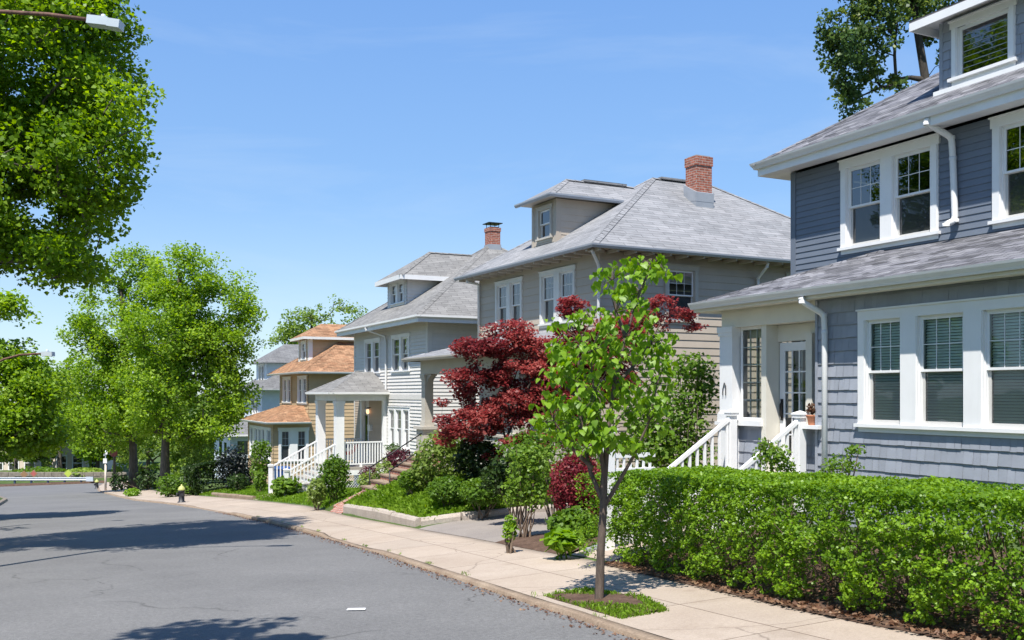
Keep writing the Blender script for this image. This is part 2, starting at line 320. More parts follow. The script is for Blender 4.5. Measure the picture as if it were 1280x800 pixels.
# ------------------------------------------------------------------ terrain: a street falling away at 7 %
def zroad(s):
    s = np.asarray(s, float); a = np.clip(s, -30, 113)
    return -.07 * a - np.where(s > 113, .07 * 4 * (1 - np.exp(-np.clip(s - 113, 0, 60) / 4)), 0)
KS = [-40, 0, 7.15, 10.07, 16.6, 21.1, 27, 32.4, 38, 42.9, 50.8, 58, 67, 75, 90, 113]
KT = [3.9, 4.4, 4.76, 4.97, 5.45, 5.65, 5.8, 5.8, 5.6, 5.3, 4.45, 4.25, 4.15, 4.2, 5, 7]
def tk(s): return np.interp(s, KS, KT)
def tl(s): return np.interp(s, [-40, 40, 53, 60, 68, 74, 78, 82, 113], [-2.0, -1.75, -1.35, -1.2, -1.8, -6, -30, -90, -90])
def sw(s): return np.interp(s, [-40, 7, 11, 20, 26, 33, 50, 78], [1.9, 1.85, 2.05, 1.9, 2.0, 2.6, 2.7, 2.7])
def kh(s): return np.interp(s, [16.2, 17.2, 20.4, 21.0, 32.3, 33.2, 38.2, 39.4], [.05, .012, .012, .07, .07, .012, .012, .06])
def bank(s): return np.interp(s, [-30, 13, 15.2, 19.6, 20.1, 21.6, 29, 32, 34, 60], [.3, .3, .12, .12, .35, .95, .95, .45, .35, .35])
def zside(s, w):
    k = np.clip(np.asarray(w) / 1.0, 0, 1); return zroad(s) + kh(s) * (1 - k) + .062 * k + .028 * np.asarray(w)
def zg(s, t):
    """walkable ground height at street coordinates (s, t)"""
    s = np.asarray(s, float); t = np.asarray(t, float); w = t - tk(s); wl = tl(s) - t
    lot = zside(s, sw(s)) + bank(s) * np.clip((w - sw(s)) / 2.2, 0, 1) ** .8 * 1.0
    z = np.where(w < 0, zroad(s), np.where(w < sw(s), zside(s, np.clip(w, 0, 9)), lot))
    return np.where(wl > 0, zroad(s) + .12 + .02 * np.clip(wl, 0, 6), z)
def gz(x, y): s, t = st(x, y); return float(zg(s, t))
def hit(px, py, up=0.0):
    """the point of the ground seen at a place of the survey picture"""
    r = ray(px, py); lo, hi = 2.0, 400.0
    for Y in np.arange(3, 300, .25):
        p = r * Y
        if CZ + p[2] <= gz(p[0], p[1]) + up: hi = Y; lo = Y - .25; break
    for _ in range(25):
        m = (lo + hi) / 2; p = r * m
        if CZ + p[2] <= gz(p[0], p[1]) + up: hi = m
        else: lo = m
    p = r * hi; return np.array([p[0], p[1], gz(p[0], p[1])])

def grid(name, S, cols, mat, kind='structure', smooth=True):
    """cols: function s -> list of (t, z, v) ; one sheet"""
    V = []; UV = []; nc = None
    for s in S:
        c = cols(s); nc = len(c)
        for t, z, v in c: x, y = xy(s, t); V.append((x, y, z)); UV.append((s, v))
    Fq = [(i * nc + j, i * nc + j + 1, (i + 1) * nc + j + 1, (i + 1) * nc + j) for i in range(len(S) - 1) for j in range(nc - 1)]
    o = fast_mesh(name, V, Fq, mat, uv=UV, smooth=smooth)
    if kind: o['kind'] = kind
    return o
S_all = np.concatenate([np.arange(-40, -8, 4), np.arange(-8, 62, .5), np.arange(62, 113.2, 1)])
def c_ground(s):
    k = tk(s); l = tl(s); W = sw(s); r = []
    for t in (-900, -300, -150, l - 8, l - 4, l - 1.2, l - .2): r.append((t, float(zroad(s)) + .12 + .02 * min(6, l - t), t))
    r.append((l, float(zroad(s)) - .08, 0)); r.append((k, float(zroad(s)) - .08, 0))
    r.append((k + W - .1, float(zside(s, W)) - .06, 0))
    for w in (.02, .3, .6, .9, 1.3, 1.8, 2.3, 3.2, 5, 8, 14): r.append((k + W + w, float(zg(s, k + W + w)), 0))
    for t in (45, 120, 900): r.append((t + k, float(zg(s, k + W + 14)) - .02 * (t - 20), 0))
    return r
grid('ground', np.concatenate([[-400], S_all]), c_ground, M['lawn'])
grid('far_ground', [113, 113.4, 118, 130, 200, 600, 2500], lambda s: [(t, float(zroad(min(s, 400))) - .08 + (0 if s < 113.2 else .2), t) for t in (-1500, -100, -20, 20, 100, 1500)], M['lawn'])
grid('road', S_all, lambda s: [(tl(s) + (tk(s) - tl(s)) * q, float(zroad(s)) + .03 * (1 - (2 * q - 1) ** 2), q * 7) for q in np.linspace(0, 1, 9)], M['road'])
def c_walk(s):
    W = sw(s); k = tk(s); return [(k + .10 + (W - .10) * q, float(zside(s, .10 + (W - .10) * q)), .10 + (W - .10) * q) for q in np.linspace(0, 1, 8)] + [(k + W + .002, float(zside(s, W)) - .25, W)]
grid('sidewalk', S_all[S_all > -30], c_walk, M['walk'], smooth=False)
rk = random.Random(4)
def c_kerb(s):
    k = tk(s) + .02 * math.sin(s * 1.7) * .6 + rk.uniform(-.008, .008); h = float(kh(s)) + rk.uniform(-.012, .006); z = float(zroad(s)); zs = float(zside(s, .10))
    return [(k - .015, z - .1, 0), (k - .012, z + h * .8, .1), (k + .012, z + h, .15), (k + .085, max(zs + .004, z + h), .25), (k + .09, z - .1, .3)]
grid('kerb', S_all[S_all > -30], c_kerb, M['granite'], smooth=False)
grid('far_verge', [113.05, 113.1, 116.5, 116.6], lambda s: [(t, float(zroad(s)) + (.16 if 113.08 < s < 116.55 else -.1), t) for t in (-90, -40, 0, 7)], M['mulch'])
def c_left(s):
    l = tl(s); z = float(zroad(s)); return [(l + .01, z - .1, 0), (l, z + .12, .1), (l - 1.9, z + .15, 2), (l - 1.92, z - .1, 2)]
grid('far_side_pavement', S_all[(S_all > -30) & (S_all < 74)], c_left, M['walk'], smooth=False)

def patch(name, s0, s1, f0, f1, mat, lift=.012, step=.25, kind='structure', wob=.05):
    """a sheet following the ground between two lateral edges (functions of s, or numbers)"""
    g0 = f0 if callable(f0) else (lambda s: f0); g1 = f1 if callable(f1) else (lambda s: f1)
    S = np.linspace(s0, s1, max(2, int((s1 - s0) / step) + 1)); n = max(2, int(abs(g1(s0) - g0(s0)) / step) + 1)
    def cols(s):
        a = g0(s) + wob * mnoise.noise((s * 1.7, 3.1, 0)); b = g1(s) + wob * mnoise.noise((s * 1.3, 9.1, 0)); r = []
        for q in np.linspace(0, 1, n):
            t = a + (b - a) * q; r.append((t, float(zg(s, t)) + .006 + (lift - .006) * min(1, q * abs(b - a) / .3), t))
        return r
    return grid(name, S, cols, mat, kind)
def edge(s, o=0.0): return float(tk(s) + sw(s) + o)
E_ = lambda o: (lambda s: edge(s, o))
patch('driveway', 15.5, 19.75, E_(-.03), 17, M['drive'], .03, .2, wob=.0)
patch('mulch_bed', 12.75, 15.52, E_(-.05), 10.8, M['mulch'], .045, .12)
patch('soil_strip', -1.5, 11.4, E_(-.16), 9.6, M['mulch'], .035, .15)
patch('tree_pit', 7.9, 9.6, lambda s: tk(s) + .2, lambda s: tk(s) + .95 - .25 * abs(s - 8.75), M['mulch'], .02, .08)
patch('house_path', 11.45, 12.7, E_(.05), 10.4, M['walk'], .03, .2)
# ------------------------------------------------------------------ sky, sun, camera
SUNV = Vector((-.161, -.485, .903)).normalized()
w = bpy.data.worlds.new('World'); SC.world = w; w.use_nodes = True; nt = w.node_tree; nt.nodes.clear()
sky = nd(nt, 'ShaderNodeTexSky', sky_type='NISHITA'); sky.sun_disc = False; sky.sun_elevation = math.asin(SUNV.z); sky.sun_rotation = math.atan2(SUNV.x, SUNV.y)
sky.air_density = 1.0; sky.dust_density = .15; sky.ozone_density = 3.0; sky.altitude = 50
tcw = nd(nt, 'ShaderNodeTexCoord'); mpw = nd(nt, 'ShaderNodeMapping'); mpw.inputs['Scale'].default_value = (1.2, 2.0, 7.0); mpw.inputs['Rotation'].default_value = (0, .12, .5)
nt.links.new(tcw.outputs['Generated'], mpw.inputs[0]); nw = nd(nt, 'ShaderNodeTexNoise', Scale=1.6, Detail=7.0, Roughness=.6, Distortion=.5); nt.links.new(mpw.outputs[0], nw.inputs['Vector'])
cl = ramp(nt, nw.outputs['Fac'], [(.5, (0, 0, 0)), (.78, (.22,) * 3)])
hs = nd(nt, 'ShaderNodeHueSaturation', Saturation=1.22, Value=1.0); nt.links.new(sky.outputs[0], hs.inputs['Color'])
sep = nd(nt, 'ShaderNodeSeparateXYZ'); nt.links.new(tcw.outputs['Generated'], sep.inputs[0])
grd = ramp(nt, sep.outputs['Z'], [(0.0, (.40, .52, .62)), (.06, (.35, .48, .61)), (.2, (.20, .345, .59)), (.42, (.135, .27, .57)), (1.0, (.09, .20, .50))])
sc10 = mixc(nt, 1.0, grd, (9.6, 9.6, 9.6), 'MULTIPLY')
base = mixc(nt, .72, hs.outputs[0], sc10)
skc = mixc(nt, cl, base, (4.6, 5.3, 6.0))
bg = nd(nt, 'ShaderNodeBackground', Strength=.105); nt.links.new(skc, bg.inputs['Color']); ow = nd(nt, 'ShaderNodeOutputWorld'); nt.links.new(bg.outputs[0], ow.inputs[0])
L = bpy.data.lights.new('sun', 'SUN'); L.energy = 5.0; L.angle = math.radians(.55); L.color = (1, .955, .88)
lo = bpy.data.objects.new('sun', L); COL.objects.link(lo); lo.rotation_euler = (-SUNV).to_track_quat('-Z', 'Y').to_euler(); lo.location = (0, 0, 40)
cam = bpy.data.cameras.new('camera'); cam.sensor_width = 36; cam.lens = 36 * F / 1280; cam.shift_y = (HY - 400) / 1280; cam.clip_start = .1; cam.clip_end = 6000
co = bpy.data.objects.new('camera', cam); COL.objects.link(co); co.location = (0, 0, CZ); co.rotation_euler = (math.pi / 2, 0, 0); SC.camera = co
vs = SC.view_settings; vs.view_transform = 'Standard'; vs.look = 'None'; vs.gamma = 1; vs.exposure = .72
SC.cycles.max_bounces = 8; SC.cycles.transparent_max_bounces = 16; SC.cycles.use_denoising = True; SC.cycles.sample_clamp_indirect = 6

# ------------------------------------------------------------------ house kit
class Frame:
    """local x = right along the facade (towards the camera), y = into the house, z = world height"""
    def __init__(s, name, px, Y, xv, label, cat='house', zb=0.0, group=None):
        O = pt(px, HY, Y); s.O = O; th = math.atan2(CX - xv, F); s.th = th
        s.u = np.array([-math.sin(th), math.cos(th)]); s.n = np.array([math.cos(th), math.sin(th)])
        s.e = empty(name, (O[0], O[1], zb), math.atan2(-s.u[1], -s.u[0]), label, cat, group); s.zb = zb
    def part(s, mb, name, mats, parent=None, label=None):
        mb.v = [(x, y, z - s.zb) for x, y, z in mb.v]; return mb.build(name, mats, parent or s.e, label)
    def W(s, x, y): q = s.O[:2] - x * s.u + y * s.n; return float(q[0]), float(q[1])
def PF(y0): return lambda a, z, d: (a, y0 - d, z)            # wall facing the street
def PS(x0): return lambda a, z, d: (x0 + d, a, z)            # wall facing the camera side
def PL(x0): return lambda a, z, d: (x0 - d, a, z)            # wall facing away
def PB(y0): return lambda a, z, d: (a, y0 + d, z)

def siding(mb, P, a0, a1, z0, z1, e, holes=(), p=.014, m=0, shingle=0, rng=None, dz=0.0):
    zb = z0 + dz - (e if dz > 0 else 0)
    while zb < z1 - 1e-4:
        lo, hi = max(zb, z0), min(zb + e, z1)
        cuts = sorted({lo, hi, *[z for h in holes for z in h[2:4] if lo + 1e-4 < z < hi - 1e-4]})
        for c0, c1 in zip(cuts[:-1], cuts[1:]):
            iv = [(a0, a1)]
            for h in holes:
                if h[2] < c1 - 1e-4 and h[3] > c0 + 1e-4:
                    nv = []
                    for a, b in iv:
                        if h[1] <= a or h[0] >= b: nv.append((a, b)); continue
                        if h[0] > a: nv.append((a, h[0]))
                        if h[1] < b: nv.append((h[1], b))
                    iv = nv
            d0 = p * (1 - (c0 - zb) / e) + .002; d1 = p * (1 - (c1 - zb) / e) + .002
            for a, b in iv:
                segs = [(a, b)]
                if shingle:
                    segs = []; x = a
                    while x < b - .02:
                        nx = min(b, x + rng.uniform(.6, 1.35) * shingle)
                        if b - nx < .05: nx = b
                        segs.append((x, nx - (.004 if nx < b else 0))); x = nx
                for q0, q1 in segs:
                    j = rng.uniform(-.004, .004) if shingle else 0; jz = rng.uniform(-.004, .004) if shingle and c0 == zb else 0
                    i = len(mb.v)
                    mb.v += [P(q0, c0 + jz, d0 + j), P(q1, c0 + jz, d0 + j), P(q1, c1, d1), P(q0, c1, d1)]
                    mb.f.append((i, i + 1, i + 2, i + 3)); mb.m.append(m); mb.sm.append(False)
                    if abs(c0 - zb) < 1e-5:
                        mb.v += [P(q0, c0 + jz, 0), P(q1, c0 + jz, 0)]; mb.f.append((i, i + 4, i + 5, i + 1)); mb.m.append(m); mb.sm.append(False)
        zb += e
def flat(mb, P, a0, a1, z0, z1, holes=(), d=0.0, m=0):
    A = sorted({a0, a1, *[x for h in holes for x in h[:2] if a0 < x < a1]}); Z = sorted({z0, z1, *[x for h in holes for x in h[2:4] if z0 < x < z1]})
    for i in range(len(A) - 1):
        for j in range(len(Z) - 1):
            c = ((A[i] + A[i + 1]) / 2, (Z[j] + Z[j + 1]) / 2)
            if any(h[0] < c[0] < h[1] and h[2] < c[1] < h[3] for h in holes): continue
            mb.poly([P(A[i], Z[j], d), P(A[i + 1], Z[j], d), P(A[i + 1], Z[j + 1], d), P(A[i], Z[j + 1], d)], m)

def window(fr, P, units, z0, z1, trim='white', cas=.11, mid=.13, muntin=(3, 2), blind=0.0, curtain=False, single=False, head=.03, screen=True, louvre=False, sash='white', parent=None, low_blind=False):
    """units = [(a0, a1)] openings; casing mesh + sash, pane and blind children; returns the wall holes"""
    mb = MB(); tops = z1; A0, A1 = units[0][0] - cas, units[-1][1] + cas
    mb.pbox(P, A0 - head, A1 + head, z1, z1 + cas, 0, .045)                                   # head casing
    mb.pbox(P, A0 - head - .015, A1 + head + .015, z1 + cas, z1 + cas + .025, 0, .07)         # drip cap
    mb.pbox(P, A0 - .04, A1 + .04, z0 - .05, z0, -.1, .085)                                   # sill
    mb.pbox(P, A0, A1, z0 - .12, z0 - .05, 0, .03)                                            # apron
    edges = [A0] + [x for u in units for x in u] + [A1]
    for a, b in zip(edges[0::2], edges[1::2]):
        mb.pbox(P, a, b, z0, z1, 0, .04); mb.pbox(P, a + .012, b - .012, z0, z1, .04, .055) if b - a > .06 else None
    for a, b in units:                                                                         # jambs
        mb.pbox(P, a - .002, a + .015, z0, z1, -.12, .0); mb.pbox(P, b - .015, b + .002, z0, z1, -.12, .0); mb.pbox(P, a, b, z1 - .015, z1 + .002, -.12, .0)
    wo = fr.part(mb, 'window', M[trim], parent)
    zm = (z0 + z1) / 2; SM = [M[sash], M['sashgrey'] if screen else M[sash], M['gutter_grey']]
    for a, b in units:
        a += .015; b -= .015; t = z1 - .015; w = .04
        def ring(sm, z_0, z_1, d0, d1, m, wb=w, wt=w):
            for q0, q1, r0, r1 in ((a, a + w, z_0, z_1), (b - w, b, z_0, z_1), (a + w, b - w, z_0, z_0 + wb), (a + w, b - w, z_1 - wt, z_1)): sm.pbox(P, q0, q1, r0, r1, d0, d1, m)
        if louvre:
            sm = MB(); gm = MB(); ring(sm, z0, t, -.05, -.015, 0)
            gm.poly([P(a + w, z0 + w, -.035), P(b - w, z0 + w, -.035), P(b - w, t - w, -.035), P(a + w, t - w, -.035)], 0)
            for k in range(1, 8):
                zz = z0 + w + (t - z0 - 2 * w) * k / 8; sm.pbox(P, a + w, b - w, zz - .004, zz + .004, -.033, -.028, 2)
            fr.part(sm, 'sash', SM, wo); fr.part(gm, 'pane', M['glass'], wo); continue
        sm = MB(); ring(sm, zm - .015, t, -.045, -.015, 0, .035)
        c, r = muntin
        for k in range(1, c):
            x = a + w + (b - a - 2 * w) * k / c; sm.pbox(P, x - .0055, x + .0055, zm + .02, t - w, -.036, -.026, 0)
        for k in range(1, r):
            zz = zm + .02 + (t - w - zm - .02) * k / r; sm.pbox(P, a + w, b - w, zz - .0055, zz + .0055, -.037, -.0255, 0)
        fr.part(sm, 'upper_sash', SM, wo)
        sm = MB(); ring(sm, z0, zm + .005, -.085, -.052, 1, .06, .03); fr.part(sm, 'lower_sash', SM, wo)
        gm = MB(); gm.poly([P(a + w, zm, -.03), P(b - w, zm, -.03), P(b - w, t - w, -.03), P(a + w, t - w, -.03)]); fr.part(gm, 'pane', M['glass_blind' if blind else 'glass'], wo)
        gm = MB(); gm.poly([P(a + w, z0 + .05, -.068), P(b - w, z0 + .05, -.068), P(b - w, zm, -.068), P(a + w, zm, -.068)]); fr.part(gm, 'pane', M['screen_blind' if blind else 'screen' if screen else 'glass'], wo)
    if blind:
        for a, b in units:
            bm = MB(); z = z1 - .03; zend = z1 - (z1 - z0) * blind
            while z > zend:
                bm.poly([P(a + .03, z - .018, -.10), P(b - .03, z - .018, -.10), P(b - .03, z + .016, -.123), P(a + .03, z + .016, -.123)]); z -= .04
            fr.part(bm, 'blind', M['blind'], wo)
    if curtain:
        for a, b in units:
            n = 18
            for side in (0, 1):
                bm = MB()
                x0, x1 = (a + .03, a + (b - a) * .36) if side == 0 else (b - (b - a) * .36, b - .03)
                for k in range(n):
                    q0 = x0 + (x1 - x0) * k / n; q1 = x0 + (x1 - x0) * (k + 1) / n; d = lambda i: -.15 + .015 * math.sin(i * 1.9)
                    bm.poly([P(q0, z0 + .03, d(k)), P(q1, z0 + .03, d(k + 1)), P(q1, z1 - .03, d(k + 1)), P(q0, z1 - .03, d(k))])
                fr.part(bm, 'curtain', M['curtain'], wo)
    return [(a, b, z0, z1) for a, b in units]

def hip_roof(mb, x0, x1, y0, y1, ze, A, B, m=0, th=.035, soffit=True, ms=1):
    """hip roof over an eave rectangle; ridge A-B (A nearer the front)"""
    c = [(x0, y0, ze), (x1, y0, ze), (x1, y1, ze), (x0, y1, ze)]
    if abs(A[0] - B[0]) < abs(A[1] - B[1]) or A == B:      # ridge runs into the depth
        if A == B:
            for k in range(4): mb.poly([c[k], c[(k + 1) % 4], A], m)
        else:
            mb.poly([c[0], c[1], A], m); mb.poly([c[1], c[2], B, A], m); mb.poly([c[2], c[3], B], m); mb.poly([c[3], c[0], A, B], m)
    else:
        mb.poly([c[0], c[1], B, A], m); mb.poly([c[1], c[2], B], m); mb.poly([c[2], c[3], A, B], m); mb.poly([c[3], c[0], A], m)
    for k in range(4):
        p, q = c[k], c[(k + 1) % 4]; mb.poly([(p[0], p[1], p[2] - th), (q[0], q[1], q[2] - th), q, p], m)
    if soffit: mb.poly([(x0, y0, ze - th), (x0, y1, ze - th), (x1, y1, ze - th), (x1, y0, ze - th)], ms)
def caps(mb, lines, m=0, w=.24, th=.02):
    for p, q in lines:
        p, q = Vector(p), Vector(q); d = (q - p).normalized(); sd = Vector((d.y, -d.x, 0)).normalized(); dn = Vector((0, 0, -w * .26)); up = Vector((0, 0, th))
        n = max(1, int((q - p).length / .28))
        for k in range(n):
            a = p + (q - p) * (k / n); b = p + (q - p) * ((k + 1) / n); l = Vector((0, 0, .008))
            mb.poly([a + up + l, b + up, b + sd * w / 2 + dn + up, a + sd * w / 2 + dn + up + l], m); mb.poly([b + up, a + up + l, a - sd * w / 2 + dn + up + l, b - sd * w / 2 + dn + up], m)
KG = [(0, -.10), (.055, -.105), (.07, -.07), (.105, -.02), (.115, .012), (.10, .012), (.09, -.012), (0.0, -.012)]
def gutter(mb, path, m=0, side=1, prof=KG): mb.sweep(path, prof, m, side)
def spout(fr, pts, name='downspout', mat='gutter', r=.042):
    mb = MB(); pts = [Vector(p) for p in pts]; sm = [pts[0]]
    for k in range(1, len(pts) - 1):
        a, b, c = pts[k - 1], pts[k], pts[k + 1]; f = .07
        for q in range(5):
            u = q / 4; p1 = b + (a - b).normalized() * f * (1 - u); p2 = b + (c - b).normalized() * f * u; sm.append(p1 * (1 - u) + p2 * u)
    sm.append(pts[-1]); mb.tube(sm, r, 10); 
    for p in pts[1:]:
        mb.lathe((p.x, p.y, p.z - .03), [(r * 1.12, 0), (r * 1.12, .05)], 10)
    return fr.part(mb, name, M[mat])
def rail(mb, p, q, h, n, top=(.07, .055), bal=.032, low=.09, m=0):
    """balustrade between two floor points p, q"""
    p, q = Vector(p), Vector(q); up = Vector((0, 0, 1))
    mb.beam(p + up * h, q + up * h, *top, m); mb.beam(p + up * low, q + up * low, .045, .05, m)
    for k in range(n):
        c = p + (q - p) * ((k + .5) / n); mb.box(c.x - bal / 2, c.x + bal / 2, c.y - bal / 2, c.y + bal / 2, c.z + low + .02, c.z + h - .02, m)
def newel(mb, x, y, z0, z1, w=.12, m=0):
    mb.box(x - w / 2, x + w / 2, y - w / 2, y + w / 2, z0, z1 - .09, m); w2 = w / 2 + .025
    mb.box(x - w2, x + w2, y - w2, y + w2, z1 - .09, z1 - .045, m)
    a = w2 + .01; mb.box(x - a, x + a, y - a, y + a, z1 - .045, z1 - .02, m)
    i = len(mb.v); mb.v += [(x - a, y - a, z1 - .02), (x + a, y - a, z1 - .02), (x + a, y + a, z1 - .02), (x - a, y + a, z1 - .02), (x, y, z1 + .025)]
    for k in range(4): mb.f.append((i + k, i + (k + 1) % 4, i + 4)); mb.m.append(m); mb.sm.append(False)
def column(mb, x, y, z0, z1, w=.3, m=0):
    h = w / 2; mb.box(x - h, x + h, y - h, y + h, z0, z1, m)
    for a, b, e in ((z0, z0 + .14, .03), (z0 + .14, z0 + .17, .015), (z1 - .10, z1 - .002, .035), (z1 - .16, z1 - .10, .02)): mb.box(x - h - e, x + h + e, y - h - e, y + h + e, a, b, m)

# ================================================================== house 1 : blue-grey, nearest
zb1 = -1.0
h1 = Frame('clapboard_house', 990, 18.4, 30, 'large blue-grey clapboard house with white window trim, behind the long clipped hedge', zb=zb1)
WX, D1 = 7.7, 11.0; r1 = random.Random(3); YL = -1.9
holes_u = window(h1, PF(0), [(1.40, 2.15), (2.42, 3.17)], 4.22, 5.60, cas=.14)
holes_u += window(h1, PF(0), [(4.42, 5.17), (5.44, 6.19)], 4.22, 5.60, cas=.14)
mb = MB()
siding(mb, PF(0), .09, WX - .09, 3.2, 5.78, .108, holes_u, .013); siding(mb, PL(0), 0, D1, 3.2, 5.78, .108, (), .013); siding(mb, PS(WX), 0, D1, -1.6, 5.78, .108, (), .013)
siding(mb, PL(0), 0, D1, -1.6, 3.2, .108, (), .013)
mb.poly([(0, D1, -1.6), (WX, D1, -1.6), (WX, D1, 5.8), (0, D1, 5.8)])
mb.poly([(0, 0, 3.0), (WX, 0, 3.0), (WX, D1, 3.0), (0, D1, 3.0)])
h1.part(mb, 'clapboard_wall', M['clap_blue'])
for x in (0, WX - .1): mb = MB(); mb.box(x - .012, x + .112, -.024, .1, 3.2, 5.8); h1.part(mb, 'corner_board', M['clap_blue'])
# front sun-room in shingles
lowu = [(3.63, 4.27), (4.56, 5.30), (5.59, 6.33)]
holes_l = window(h1, PF(YL), lowu, 1.21, 2.72, cas=.14, blind=1.0, head=.0)
mb = MB(); XL = 2.63
siding(mb, PF(YL), XL, WX, -1.5, 3.14, .196, holes_l, .02, 0, .15, r1, .07); flat(mb, PF(YL), XL, WX, -1.5, 3.14, holes_l, -.004)
siding(mb, PL(XL), YL, 0, -1.5, 3.14, .196, (), .02, 0, .15, r1, .07); flat(mb, PL(XL), YL, 0, -1.5, 3.14, (), -.004)
siding(mb, PS(WX), YL, 0, -1.5, 3.14, .196, (), .02, 0, .15, r1, .07); flat(mb, PS(WX), YL, 0, -1.5, 3.14, (), -.004)
mb.box(XL - .02, XL + .03, YL - .03, YL + .03, -1.5, 3.14)
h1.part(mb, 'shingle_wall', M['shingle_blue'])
# main roof
ov = .45; ZE = 5.99; ym = D1 / 2
mb = MB(); A = (WX / 2, WX / 2 + .5, ZE + .6 * (WX / 2 + 1.05)); B = (WX / 2, D1 - WX / 2 - .5, A[2])
hip_roof(mb, -ov, WX + ov, -.55, D1 + .55, ZE, A, B, 0, .03, False)
caps(mb, [((-ov, -.55, ZE), A), ((WX + ov, -.55, ZE), A), (A, B)], 0)
ro1 = h1.part(mb, 'roof', [M['roof1'], M['white']])
mb = MB(); c4 = [(-ov + .06, D1, 0), (-ov + .06, -.49, 0), (WX + ov - .06, -.49, 0), (WX + ov - .06, D1, 0)]
zz = ZE - .03
mb.sweep([(x, y, zz) for x, y, _ in c4], [(0, 0), (0, -.19), (-.04, -.19), (-.42, -.15), (-.42, -.12)], 0, 1)
h1.part(mb, 'fascia', M['white'])
mb = MB(); gutter(mb, [(-ov + .06, D1, ZE + .015), (-ov + .06, -.49, ZE + .015), (WX + ov - .06, -.49, ZE + .015), (WX + ov - .06, D1, ZE + .015)], 0, 1); h1.part(mb, 'gutter', M['gutter'])
spout(h1, [(3.5, -.50, 5.88), (3.5, -.5, 5.82), (3.62, -.1, 5.62), (3.62, -.07, 5.3), (3.66, -.07, 4.33), (3.62, -.22, 4.26)], r=.05)
# dormer
DX0, DX1, DY = 3.09, 6.2, .3
hd = window(h1, PF(DY), [(3.42, 4.33)], 6.66, 7.45, cas=.1, louvre=True); hd += window(h1, PF(DY), [(4.95, 5.86)], 6.66, 7.45, cas=.1, louvre=True)
mb = MB(); siding(mb, PF(DY), DX0, DX1, 6.4, 7.62, .15, hd, .016, 0, .2, r1); siding(mb, PL(DX0), DY, 3.6, 6.4, 7.62, .15, (), .016); siding(mb, PS(DX1), DY, 3.6, 6.4, 7.62, .15, (), .016)
mb.box(DX0 - .015, DX0 + .05, DY - .02, DY + .05, 6.45, 7.62)
do = h1.part(mb, 'dormer', M['shingle_blue'])
mb = MB(); a = (4.645, 2.2, 8.75); hip_roof(mb, DX0 - .28, DX1 + .28, DY - .4, 5.5, 7.68, a, (4.645, 5.2, 8.75), 0, .03, True); mb.sweep([(DX0 - .27, 3, 7.65), (DX0 - .27, DY - .39, 7.65), (DX1 + .27, DY - .39, 7.65)], [(.01, -.0), (.01, -.13), (-.02, -.13), (-.02, 0)], 1, 1)
h1.part(mb, 'dormer_roof', [M['roof1'], M['white']], do)
mb = MB(); mb.box(3.0, 4.7, DY - .07, DY - .02, 6.46, 6.53); h1.part(mb, 'dormer_flashing', M['white'], do)
# pent roof over the sun-room and porch
mb = MB(); e0, e1, yf, zl = -.08, WX + .1, -2.28, 3.235; zt = 4.06; k = 2.28
mb.poly([(e0, yf, zl), (e1, yf, zl), (e1, 0.02, zt), (e0 + k, .02, zt)]); mb.poly([(e0, .02, zl), (e0, yf, zl), (e0 + k, .02, zt)])
mb.poly([(e0, yf, zl - .03), (e1, yf, zl - .03), (e1, yf, zl), (e0, yf, zl)]); mb.poly([(e0, yf, zl - .03), (e0, .02, zl - .03), (e0, .02, zl), (e0, yf, zl)])
caps(mb, [((e0, yf, zl), (e0 + k, 0, zt))])
h1.part(mb, 'porch_roof', M['roof1'])
mb = MB(); mb.poly([(e0, yf, zl - .06), (e0, 0, zl - .06), (e1, 0, zl - .06), (e1, yf, zl - .06)]); mb.sweep([(e0 + .03, 0, zl - .03), (e0 + .03, yf + .03, zl - .03), (e1, yf + .03, zl - .03)], [(0, 0), (0, -.11), (-.05, -.12), (-.3, -.1), (-.3, -.02)], 0, 1)
h1.part(mb, 'porch_soffit', M['cream'])
mb = MB(); gutter(mb, [(e0 + .02, yf + .02, zl + .01), (e1, yf + .02, zl + .01)], 0, 1); h1.part(mb, 'porch_gutter', M['gutter'])
spout(h1, [(2.72, yf - .04, 3.12), (2.72, yf - .02, 3.06), (2.87, YL - .1, 2.86), (2.87, YL - .085, 2.6), (2.87, YL - .085, -.4)], r=.045)
# porch: posts, beam, glazed screen, door
mb = MB(); column(mb, .45, YL + .14, 1.16, 2.82, .34); mb.box(.24, .66, YL - .04, YL + .34, .2, 1.16); mb.box(.2, .70, YL - .08, YL + .38, 1.10, 1.16)
h1.part(mb, 'porch_post', M['white'])
mb = MB(); mb.box(.3, XL, YL, YL + .24, 2.80, 3.12); mb.box(.3, XL, YL + .3, YL + .42, 2.62, 2.80); mb.box(.32, .56, YL + .3, 0, 2.80, 3.12); mb.box(.3, XL, YL + .24, 0, 2.98, 3.02)
h1.part(mb, 'porch_beam', M['cream'])
for a, b in ((.66, 1.28), (2.22, XL)):                                  # low shingled walls either side of the opening
    mb = MB(); siding(mb, PF(YL + .1), a, b, -.6, 1.1, .196, (), .02, 0, .15, r1, .07); flat(mb, PF(YL + .1), a, b, -.6, 1.1, (), -.003); h1.part(mb, 'porch_wall', M['shingle_blue'])
mb = MB(); siding(mb, PL(.34), YL + .3, 0, -.6, 1.1, .196, (), .02, 0, .15, r1, .07)
h1.part(mb, 'porch_wall', M['shingle_blue'])
for q in ((.62, 1.32, YL - .02, YL + .26, 1.10, 1.19), (2.2, 2.78, YL - .14, YL + .24, 1.10, 1.155), (.22, .5, YL + .3, 0, 1.10, 1.16)): mb = MB(); mb.box(*q); h1.part(mb, 'wall_cap', M['white'])
